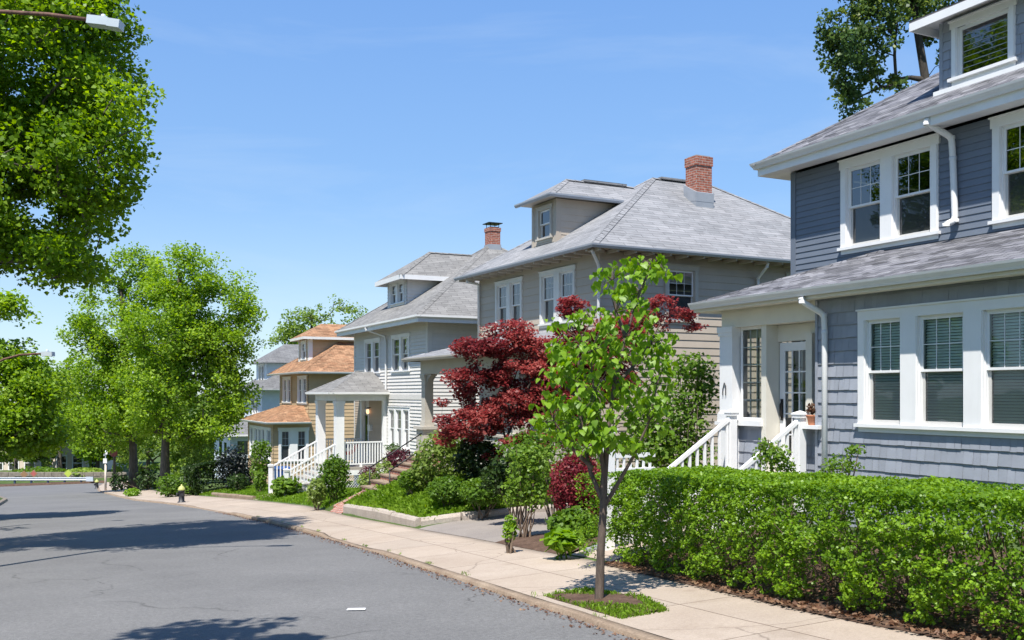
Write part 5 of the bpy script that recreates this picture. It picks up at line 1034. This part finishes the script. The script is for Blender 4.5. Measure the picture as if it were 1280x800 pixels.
bush('dark_purple_shrub', 'large blackish-purple shrub beside the boxy hedge', 293, 582, 48, 22, 24, 2600, .11, 'leaf_black', 24, extra=[(300, 598, 18, 14)])
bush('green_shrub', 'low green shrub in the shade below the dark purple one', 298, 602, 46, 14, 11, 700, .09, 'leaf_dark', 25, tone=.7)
bush('wild_shrub', 'wild green undergrowth at the foot of the right maple trunk', 212, 607, 48, 16, 15, 1100, .12, 'leaf_shrub', 26, extra=[(225, 612, 12, 8)]); bush('wild_shrub', 'small tuft of green at the foot of the left maple trunk', 165, 616, 52, 10, 6, 300, .12, 'leaf_hosta', 27, cat='plant')
bush('green_shrub', 'arching green shrub with flat sprays behind the boxy hedge', 250, 560, 60, 22, 30, 1600, .15, 'leaf_far', 28, up=1.6)
bush('fountain_plant', 'spiky leaves rising behind the iron handrail', 492, 560, 32.0, 11, 8, 60, .30, 'leaf_blue', 29, asp=.08, stems=4, cat='plant', shell=1.5)
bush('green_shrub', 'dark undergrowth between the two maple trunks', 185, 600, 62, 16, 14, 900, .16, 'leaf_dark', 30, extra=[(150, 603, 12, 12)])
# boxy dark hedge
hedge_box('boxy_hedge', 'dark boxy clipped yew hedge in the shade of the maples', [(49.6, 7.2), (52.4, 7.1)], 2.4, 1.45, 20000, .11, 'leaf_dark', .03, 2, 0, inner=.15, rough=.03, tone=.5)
bush('trimmed_hedge', 'trimmed bright green hedge above the stone wall beyond the guard rail', 106, 591, 114, 24, 6.5, 1500, .3, 'leaf_far', 31, rough=.04, cat='hedge', tone=.8)
bush('wild_shrub', 'brownish green bushes behind the road signs at the far bend', 50, 592, 115, 34, 8, 1500, .3, 'leaf_shrub', 32, rough=.2)

# grass: bank, lawn strips, tree pit
def grass(name, n, fs, ft, h, mat='grass', seed=0, wd=.012, keep=None):
    rng = np.random.default_rng(seed + 60); s = rng.uniform(*fs, n); k = rng.uniform(0, 1, n); a, b = ft(s); t = a + (b - a) * k
    if keep is not None: q = keep(s, k); s, t = s[q], t[q]; n = len(s)
    x = s * U[0] + t * N[0]; y = s * U[1] + t * N[1]; z = zg(s, t); B = np.stack([x, y, z], 1); hh = h * rng.uniform(.4, 1.25, n)[:, None]
    d = rng.normal(0, .35, (n, 3)); d[:, 2] = 1; a_ = rng.uniform(0, math.pi, n); wv = np.stack([np.cos(a_), np.sin(a_), 0 * a_], 1) * wd * rng.uniform(.6, 1.4, n)[:, None]
    V = np.empty((n, 4, 3)); V[:, 0] = B - wv; V[:, 1] = B + wv; V[:, 2] = B + d * hh + wv * .25 + rng.normal(0, .2, (n, 3)) * hh * [1, 1, 0]; V[:, 3] = B + d * hh * .98 - wv * .25
    o = fast_mesh(name, V.reshape(-1, 3), np.arange(4 * n).reshape(-1, 4), M[mat], None, np.clip(rng.normal(.5, .2, n) + .5 * clump_noise(B, .9, seed), 0, 1)); o['kind'] = 'stuff'
    return o
grass('grass_bank', 42000, (20.0, 27.6), lambda s: (tk(s) + sw(s) + .22, tk(s) + sw(s) + 3.6), .15, seed=1, wd=.014)
grass('tree_pit_grass', 5000, (7.85, 9.65), lambda s: (tk(s) + .2, tk(s) + .98 - .25 * np.abs(s - 8.75)), .042, seed=2, wd=.005, keep=lambda s, k: (np.abs(s - 8.95) + .35 * np.sin(k * 7 + s * 3) > .36))
grass('lawn_grass', 26000, (29.5, 50), lambda s: (tk(s) + sw(s) + .05, tk(s) + sw(s) + 3.2), .075, seed=3, wd=.02)
rng = np.random.default_rng(5); n = 2600; s = rng.uniform(2, 11.2, n); t = np.array([edge(a) for a in s]) - .22 + np.abs(rng.normal(0, .45, n)); P_ = np.stack([s * U[0] + t * N[0], s * U[1] + t * N[1], zg(s, t) + .05], 1)
o = leaf_obj('dead_leaves', P_, .045, 'leaf_litter', None, (0, 0, 0), up=2.5); o['kind'] = 'stuff'

# trees across the road, left of the picture (they shade the road and show in the window glass)
for i, (x, y) in enumerate([(-17.5, 10), (-18.5, 20.5), (-21.5, 29)]):
    b0 = (x, y, gz(x, y)); z = b0[2]
    tree('maple_tree', ['maple across the road, nearest of three left of the picture', 'maple across the road, middle one of three left of the picture', 'maple across the road, farthest of three left of the picture'][i], b0, trunk_line(b0, (x, y, z + 9), 7, .15, 60 + i),
         [((x, y, z + 7.5), (3.6, 3.6, 3.8)), ((x + 1.2, y - 1, z + 5), (2.4, 2.6, 2))], 200, 50, .26, .7, 'leaf_mid', 'bark', .24, 60 + i, 'maples along the street', nsc=.5)

# ------------------------------------------------------------------ street furniture and small things
def part_w(mb, name, mats, root, loc):
    loc = Vector(loc); mb.v = [tuple(Vector(v) - loc) for v in mb.v]; return mb.build(name, mats, root)
def hydrant(px, py, label, sc=1.0):
    b = on_ground(px, py); r = empty('fire_hydrant', b, TH, label, 'fire hydrant', 'fire hydrants')
    mb = MB(); mb.lathe((0, 0, 0), [(.17, -.03), (.17, .03), (.12, .05), (.115, .42), (.135, .44), (.135, .50), (.12, .52)], 18); mb.build('body', M['hyd'], r)
    mb = MB(); mb.lathe((0, 0, 0), [(.15, .52), (.155, .55), (.135, .60), (.10, .66), (.05, .70), (.03, .71), (.03, .76), (.0, .765)], 18); mb.build('bonnet', M['hydtop'], r)
    for a, rad in ((math.pi, .075), (math.pi * 1.5, .055), (math.pi * .5, .055)):
        mb = MB(); d = Vector((math.cos(a), math.sin(a), 0)); mb.tube([d * .09 + Vector((0, 0, .34)), d * .17 + Vector((0, 0, .34)), d * .175 + Vector((0, 0, .34)), d * .21 + Vector((0, 0, .34))], [rad * .8, rad * .8, rad * 1.1, rad], 12); mb.build('nozzle', M['hyd'], r)
    return r
hydrant(227, 628, 'black fire hydrant with a yellow-green top on the pavement before the maples'); hydrant(121, 611, 'far small fire hydrant at the right end of the guard rail')

def lamp_post(base, arm, head_px, Y, label, hl, r0):
    b = Vector((base[0], base[1], gz(base[0], base[1]))); r = empty('street_lamp', b, 0, label, 'street lamp', 'street lamps on the left pavement')
    arm = [Vector(p) - b for p in arm]; mb = MB(); mb.tube([(0, 0, -.2), (0, 0, arm[0].z + .5)], [.11, .08], 12); mb.build('pole', M['rust'], r)
    mb = MB(); mb.tube(arm, r0, 10); mb.build('arm', M['rust'], r)
    e = arm[-1]; d = (arm[-1] - arm[-2]).normalized(); sd = Vector((0, 1, 0)); up = sd.cross(d) * -1
    if up.z < 0: up = -up
    mb = MB()
    def hx(a0, a1, w0, w1, u0, u1, m=0):
        c = lambda a, w, u: tuple(e + d * a + sd * w + up * u)
        mb.hexa([c(a0, -w0, u0), c(a1, -w1, u0), c(a1, w1, u0), c(a0, w0, u0), c(a0, -w0, u1), c(a1, -w1, u1), c(a1, w1, u1), c(a0, w0, u1)], m)
    hx(-.02, hl * .62, .09, .11, -.075, .05); hx(hl * .62, hl, .11, .10, -.085, .035); mb.build('lamp_head', M['metal'], r)
    mb = MB(); mb.lathe(tuple(e + d * hl * .4 + up * .05), [(.035, 0), (.035, .05), (.02, .06)], 10); mb.build('photocell', M['metal'], r)
    return r
Y = 14.5; lamp_post((pt(-160, 400, Y)[0], Y), [pt(-160, 62, Y), pt(-120, 30, Y), pt(-60, 14, Y), pt(0, 14.5, Y), pt(60, 18, Y), pt(113, 25, Y)], None, Y, 'near street lamp with a rusty arm, lamp head against the big maple', .47, .03)
Y = 27.0; lamp_post((pt(-48, 400, Y)[0], Y), [pt(-48, 500, Y), pt(-34, 474, Y), pt(-14, 459, Y), pt(5, 449, Y), pt(25, 443.5, Y), pt(54, 442, Y)], None, Y, 'far street lamp with a curved arm in front of the bright maple', .28, .03)

# guard rail across the end of the street
def street_obj(name, label, cat, s, t, rz=0.0, group=None, z=None):
    x, y = xy(s, t); b = (x, y, float(zg(s, t)) if z is None else z); return empty(name, b, math.atan2(U[1], U[0]) + rz, label, cat, group), Vector(b)
Yg = 104.0; gl = pt(-70, 600, Yg); gr = pt(108, 600, Yg); zg0 = pt(0, 606.5, Yg)[2]
r = empty('guard_rail', (gr[0], gr[1], zg0), 0, 'long steel guard rail closing the end of the street', 'guard rail'); Lg = gl[0] - gr[0]
mb = MB(); pr = [(0, .52), (.05, .50), (.08, .56), (.02, .64), (.02, .70), (.08, .78), (.05, .84), (0, .82)]
for k in range(len(pr) - 1):
    (o0, u0), (o1, u1) = pr[k], pr[k + 1]; mb.poly([(Lg, -o0, u0), (0, -o0, u0), (0, -o1, u1), (Lg, -o1, u1)])
mb.build('beam', M['metal'], r)
mb = MB(); mb.box(0, .75, -.12, .04, .42, .9); mb.build('end_terminal', M['metal'], r)
for k in range(9): mb = MB(); x = -.6 + (Lg + 1) * k / 8; mb.box(x - .08, x + .08, 0.01, .2, -.3, .78); mb.build('post', M['navy'], r)
# diamond signs behind the rail
for px, py, Y, mt, lb in ((85, 592, 108, 'sign_yg', 'lime green diamond warning sign behind the guard rail'), (42, 592, 107, 'sign_red', 'red diamond sign with an orange edge behind the guard rail'), (30, 593, 109, 'sign_back', 'brown sign plate left of the red diamond sign')):
    c = pt(px, py, Y); b = (c[0], c[1], gz(c[0], c[1]) - .3); r = empty('road_sign', b, 0, lb, 'road sign', 'signs behind the guard rail'); h = c[2] - b[2]
    mb = MB(); mb.tube([(0, .03, 0), (0, .03, h)], .03, 8); mb.build('post', M['metal'], r)
    mb = MB(); a = .44
    for m_, q, y0, y1 in ((0, a, -.01, .01), (1, a * .7, -.014, -.0105)):
        v = [(0, -q), (q, 0), (0, q), (-q, 0)]; mb.hexa([(x, y0, h + z) for x, z in v] + [(x, y1, h + z) for x, z in v], m_)
    mb.build('sign_plate', [M['sign_back'] if mt == 'sign_red' else M[mt], M[mt]], r)
# sign posts at the corner
c = on_ground(132, 613); Y = c[1]; k = Y / F; r = empty('sign_post', c, 0, 'wooden post with small white street signs at the corner', 'sign post', 'posts at the street corner')
mb = MB(); mb.tube([(0, 0, -.1), (0, 0, 34 * k)], [3 * k / 2, 2.4 * k / 2], 10); mb.build('post', M['block'], r)
mb = MB(); mb.box(-2.4 * k, 2.4 * k, -.10, -.07, 34 * k, 40 * k); mb.build('notice_plate', M['white'], r)
mb = MB(); mb.hexa([(-2 * k, -.05, 43 * k), (2.6 * k, -.05, 45.5 * k), (2.6 * k, -.02, 45.5 * k), (-2 * k, -.02, 43 * k), (-2 * k, -.05, 45.5 * k), (2.6 * k, -.05, 48.5 * k), (2.6 * k, -.02, 48.5 * k), (-2 * k, -.02, 45.5 * k)]); mb.build('street_name_plate', M['white'], r)
mb = MB(); mb.tube([(0, 0, 34 * k), (0, 0, 50 * k)], .035, 8); mb.build('sign_pipe', M['metal'], r)
c = on_ground(143, 613); Y = c[1]; k = Y / F; r = empty('sign_post', c, 0, 'dark wooden pole with a faded red octagonal sign beside the corner post', 'sign post', 'posts at the street corner')
mb = MB(); mb.tube([(0, 0, -.1), (0, 0, 75 * k)], [3.6 * k / 2, 3 * k / 2], 10); mb.build('pole', M['wood'], r)
mb = MB(); q = 5.2 * k; v = [(q * math.cos(math.pi / 8 + i * math.pi / 4), q * math.sin(math.pi / 8 + i * math.pi / 4) + 47 * k) for i in range(8)]
mb.poly([(x, -.14, z) for x, z in v]); mb.poly([(x, -.12, z) for x, z in v][::-1])
for i in range(8): j = (i + 1) % 8; mb.poly([(v[i][0], -.14, v[i][1]), (v[i][0], -.12, v[i][1]), (v[j][0], -.12, v[j][1]), (v[j][0], -.14, v[j][1])])
mb.build('sign_plate', M['sign_red'], r)
# stone wall and apartment block beyond the rail
Yw = 112; a, b = pt(-60, 596, Yw), pt(150, 596, Yw); zb = pt(0, 606, Yw)[2]
mb = MB(); rw = random.Random(9); mb2 = []
for j in range(4):
    x = a[0] - (j % 2) * .4
    while x < b[0]: w_ = rw.uniform(.5, 1.2); q = rw.uniform(0, .07); mb.box(x + .02, x + w_ - .02, Yw - q, Yw + .6, zb - .4 + j * .46, zb - .4 + (j + 1) * .46 - .02); x += w_
o = mb.build('stone_wall', M['stone']); tag(o, 'low rubble stone wall behind the guard rail', 'wall')
Yb = 124; x0, x1 = pt(-40, 500, Yb)[0], pt(133, 500, Yb)[0]; zb = pt(0, 592, Yb)[2]; zt = pt(0, 505, Yb)[2]
r = empty('apartment_building', (x0, Yb, zb), 0, 'pale apartment building glimpsed through the trees beyond the guard rail', 'building'); Wb = x1 - x0; Hb = zt - zb
holes = []; cols_ = np.linspace(1.2, Wb - 2.2, 8)
for row in range(3):
    for cxx in cols_: holes.append((cxx, cxx + 1.15, .5 + row * 3.0, 2.2 + row * 3.0))
mb = MB(); P_ = lambda a, z, d: (a, -d, z); flat(mb, P_, 0, Wb, -1.5, Hb, holes); mb.box(0, Wb, .3, 10, -1.5, Hb); mb.build('wall', M['block'], r)
for a_, b_, c_, d_ in holes:
    mb = MB(); mb.pbox(P_, a_ - .12, b_ + .12, c_ - .15, c_, 0, .1); mb.pbox(P_, a_ - .12, a_, c_, d_, 0, .06); mb.pbox(P_, b_, b_ + .12, c_, d_, 0, .06); mb.pbox(P_, a_ - .12, b_ + .12, d_, d_ + .15, 0, .06); mb.pbox(P_, a_, b_, (c_ + d_) / 2 - .04, (c_ + d_) / 2 + .04, -.05, 0); f_ = mb.build('window', M['white'], r)
    mb = MB(); mb.pbox(P_, a_, b_, c_, d_, -.12, -.08); mb.build('pane', M['screen'], f_)
mb = MB(); mb.box(-.3, Wb + .3, -.3, 10.2, Hb, Hb + .5); mb.build('cornice', M['white2'], r)

# white fence from the tall corner post into the garden
c = on_ground(761, 689); s0, t0 = st(c[0], c[1]); r = empty('white_fence', c, math.atan2(N[1], N[0]), 'white picket fence with a tall square corner post, half hidden by the hedge', 'fence')
mb = MB(); newel(mb, 0, 0, -.1, 1.82, .13); mb.build('post', M['white'], r)
zf0 = float(zg(s0, t0 + 2)) - c[2]
mb = MB()
for z in (.3, 1.02, 1.14, 1.36): mb = MB(); mb.box(.07, .80, -.025, .025, z, z + .065); mb.build('rail', M['white'], r)
mb = MB()
for i in range(6): x = .11 + i * .115; mb.box(x, x + .07, -.04, -.026, .1, 1.12); mb.box(x + .02, x + .05, -.015, .015, 1.2, 1.36)
mb.build('picket_panel', M['white'], r)

# granite borders
def stones(name, label, pts, h, w, lmin, lmax, mat, seed, cat='border'):
    rr = random.Random(seed); P0 = [Vector((*xy(s, t), float(zg(s, t)))) for s, t in pts]; root = empty(name, P0[0], 0, label, cat); o = P0[0]
    for a, b in zip(P0[:-1], P0[1:]):
        L_ = (b - a).length; d = (b - a) / L_; x = 0
        while x < L_ - .05:
            l = min(L_ - x, rr.uniform(lmin, lmax)); p, q = a + d * (x + .012) - o, a + d * (x + l - .012) - o; sd = Vector((-d.y, d.x, 0)).normalized(); mb = MB(); hh = h * rr.uniform(.9, 1.08); j = rr.uniform(-.012, .012)
            prof = [(-w / 2, -.1), (-w / 2, hh * .6), (-w * .36, hh * .93), (-w * .12, hh), (w * .12, hh), (w * .36, hh * .93), (w / 2, hh * .6), (w / 2, -.1)]
            A = [p + sd * (u + j) + Vector((0, 0, v)) for u, v in prof]; B = [q + sd * (u + j) + Vector((0, 0, v)) for u, v in prof]
            for k in range(len(prof) - 1): mb.poly([A[k], B[k], B[k + 1], A[k + 1]], 0, True)
            mb.poly(A[::-1]); mb.poly(B); mb.build('block', M[mat], root); x += l
    return root
stones('granite_border', 'rounded granite border holding the grassy bank', [(26.9, edge(26.9, .16)), (23.5, edge(23.5, .16)), (20.15, edge(20.15, .16)), (19.85, edge(20, 1.0)), (19.85, edge(20, 4.5))], .17, .26, 1.2, 2.2, 'border', 3)
stones('granite_edging', 'low grey granite block edging in front of the barberry bush', [(12.45, edge(12.4, .15)), (12.5, edge(12.4, 1.1)), (11.75, edge(12.4, 1.45))], .10, .12, .22, .3, 'blockgranite', 4)
stones('lawn_edging', 'low stone edging of the lawn by the boxy hedge', [(47.5, edge(47, .1)), (40.6, edge(40.5, .1))], .14, .15, .9, 1.4, 'granite', 5)
# brick walk to the steps
patch('brick_walk', 26.95, 28.6, E_(-.03), lambda s: 9.6, M['brick_walk'], .05, .2, wob=0)
stones('brick_edging', 'red brick edging of the walk to the brick steps', [(28.7, edge(28.7, .1)), (28.7, 9.4)], .09, .1, .2, .22, 'brick_walk', 6)
patch('entry_path', 39.9, 41.3, E_(.04), lambda s: 10.2, M['walk'], .03, .2, wob=0)
# things on the porches
x, y = h1.W(2.52, YL := -1.9); r = empty('flower_pot', (x, y, 1.157), 0, 'small terracotta pot of dry flowers on the low wall by the glazed door', 'flower pot')
mb = MB(); mb.lathe((0, 0, 0), [(.06, 0), (.085, .13), (.095, .13), (.095, .16), (.08, .16), (.075, .13)], 14); mb.build('pot', M['terracotta'], r)
leaf_obj('dry_flowers', np.array([x, y, 1.157 + .24]) + ball(70) * [.1, .1, .09], .06, 'leaf_litter', r, (x, y, 1.157), up=.5)
x, y = h3.W(-4.80, -1.62); r = empty('bunting_flag', (x, y, -.42), 0, 'red white and blue bunting hung on the white porch railing', 'bunting')
ang = math.atan2(h3.n[1], h3.n[0])
for i, (r0, r1, mt) in enumerate(((.0, .15, 'blue_cloth'), (.15, .28, 'white'), (.28, .42, 'red_cloth'))):
    mb = MB(); n = 20
    for k in range(n):
        a0, a1 = math.pi + math.pi * k / n, math.pi + math.pi * (k + 1) / n; w0, w1 = .02 * (k % 2), .02 * ((k + 1) % 2)
        f = lambda a, q, w_: (math.cos(ang) * math.cos(a) * q + math.sin(ang) * (w_ + .02), math.sin(ang) * math.cos(a) * q - math.cos(ang) * (w_ + .02), math.sin(a) * q)
        mb.poly([f(a0, r0, w0), f(a1, r0, w1), f(a1, r1, w1), f(a0, r1, w0)])
    mb.build('cloth_band', M[mt], r)
x, y = h3.W(-8.35, -3.45); r = empty('recycling_bin', (x, y, gz(x, y)), h3.th, 'blue wheeled bin behind the white newel posts', 'bin')
mb = MB(); mb.hexa([(-.24, -.26, .06), (.24, -.26, .06), (.24, .26, .06), (-.24, .26, .06), (-.3, -.33, .95), (.3, -.33, .95), (.3, .33, .95), (-.3, .33, .95)]); mb.build('body', M['blue_bin'], r)
mb = MB(); mb.hexa([(-.32, -.36, .955), (.32, -.36, .955), (.32, .34, .955), (-.32, .34, .955), (-.29, -.3, 1.04), (.29, -.3, 1.04), (.29, .3, 1.04), (-.29, .3, 1.04)]); mb.build('lid', M['blue_bin'], r)
for sx in (-.24, .24): mb = MB(); mb.tube([(sx - .03, .28, .1), (sx + .03, .28, .1)], .1, 14); mb.build('wheel', M['black'], r)
c = hit(445, 766); mb = MB(); mb.poly([(-.10, -.02, 0), (.10, -.03, .004), (.10, .03, .012), (-.09, .03, .008)]); mb.poly([(-.09, .03, .007), (.10, .03, .011), (.10, -.03, .003), (-.10, -.02, -.001)]); o = mb.build('paper_scrap', M['white']); o.location = (c[0], c[1], c[2] + .035); tag(o, 'scrap of white paper lying on the road', 'paper')

# grit and dead leaves in the gutter, sprigs of weed along the kerb
rng = np.random.default_rng(15); n = 1500; s = rng.uniform(6.5, 34, n); t = tk(s) - np.abs(rng.normal(0, .10, n)) - .02; P_ = np.stack([s * U[0] + t * N[0], s * U[1] + t * N[1], zroad(s) + .012], 1)
o = leaf_obj('gutter_litter', P_, .03, 'leaf_litter', None, (0, 0, 0), up=4.0); o['kind'] = 'stuff'
grass('kerb_weeds', 1400, (7, 30), lambda s: (tk(s) + .09, tk(s) + .16), .03, seed=8, wd=.005, keep=lambda s, k: np.sin(s * 3.3) + np.sin(s * 7.9) > 1.15)
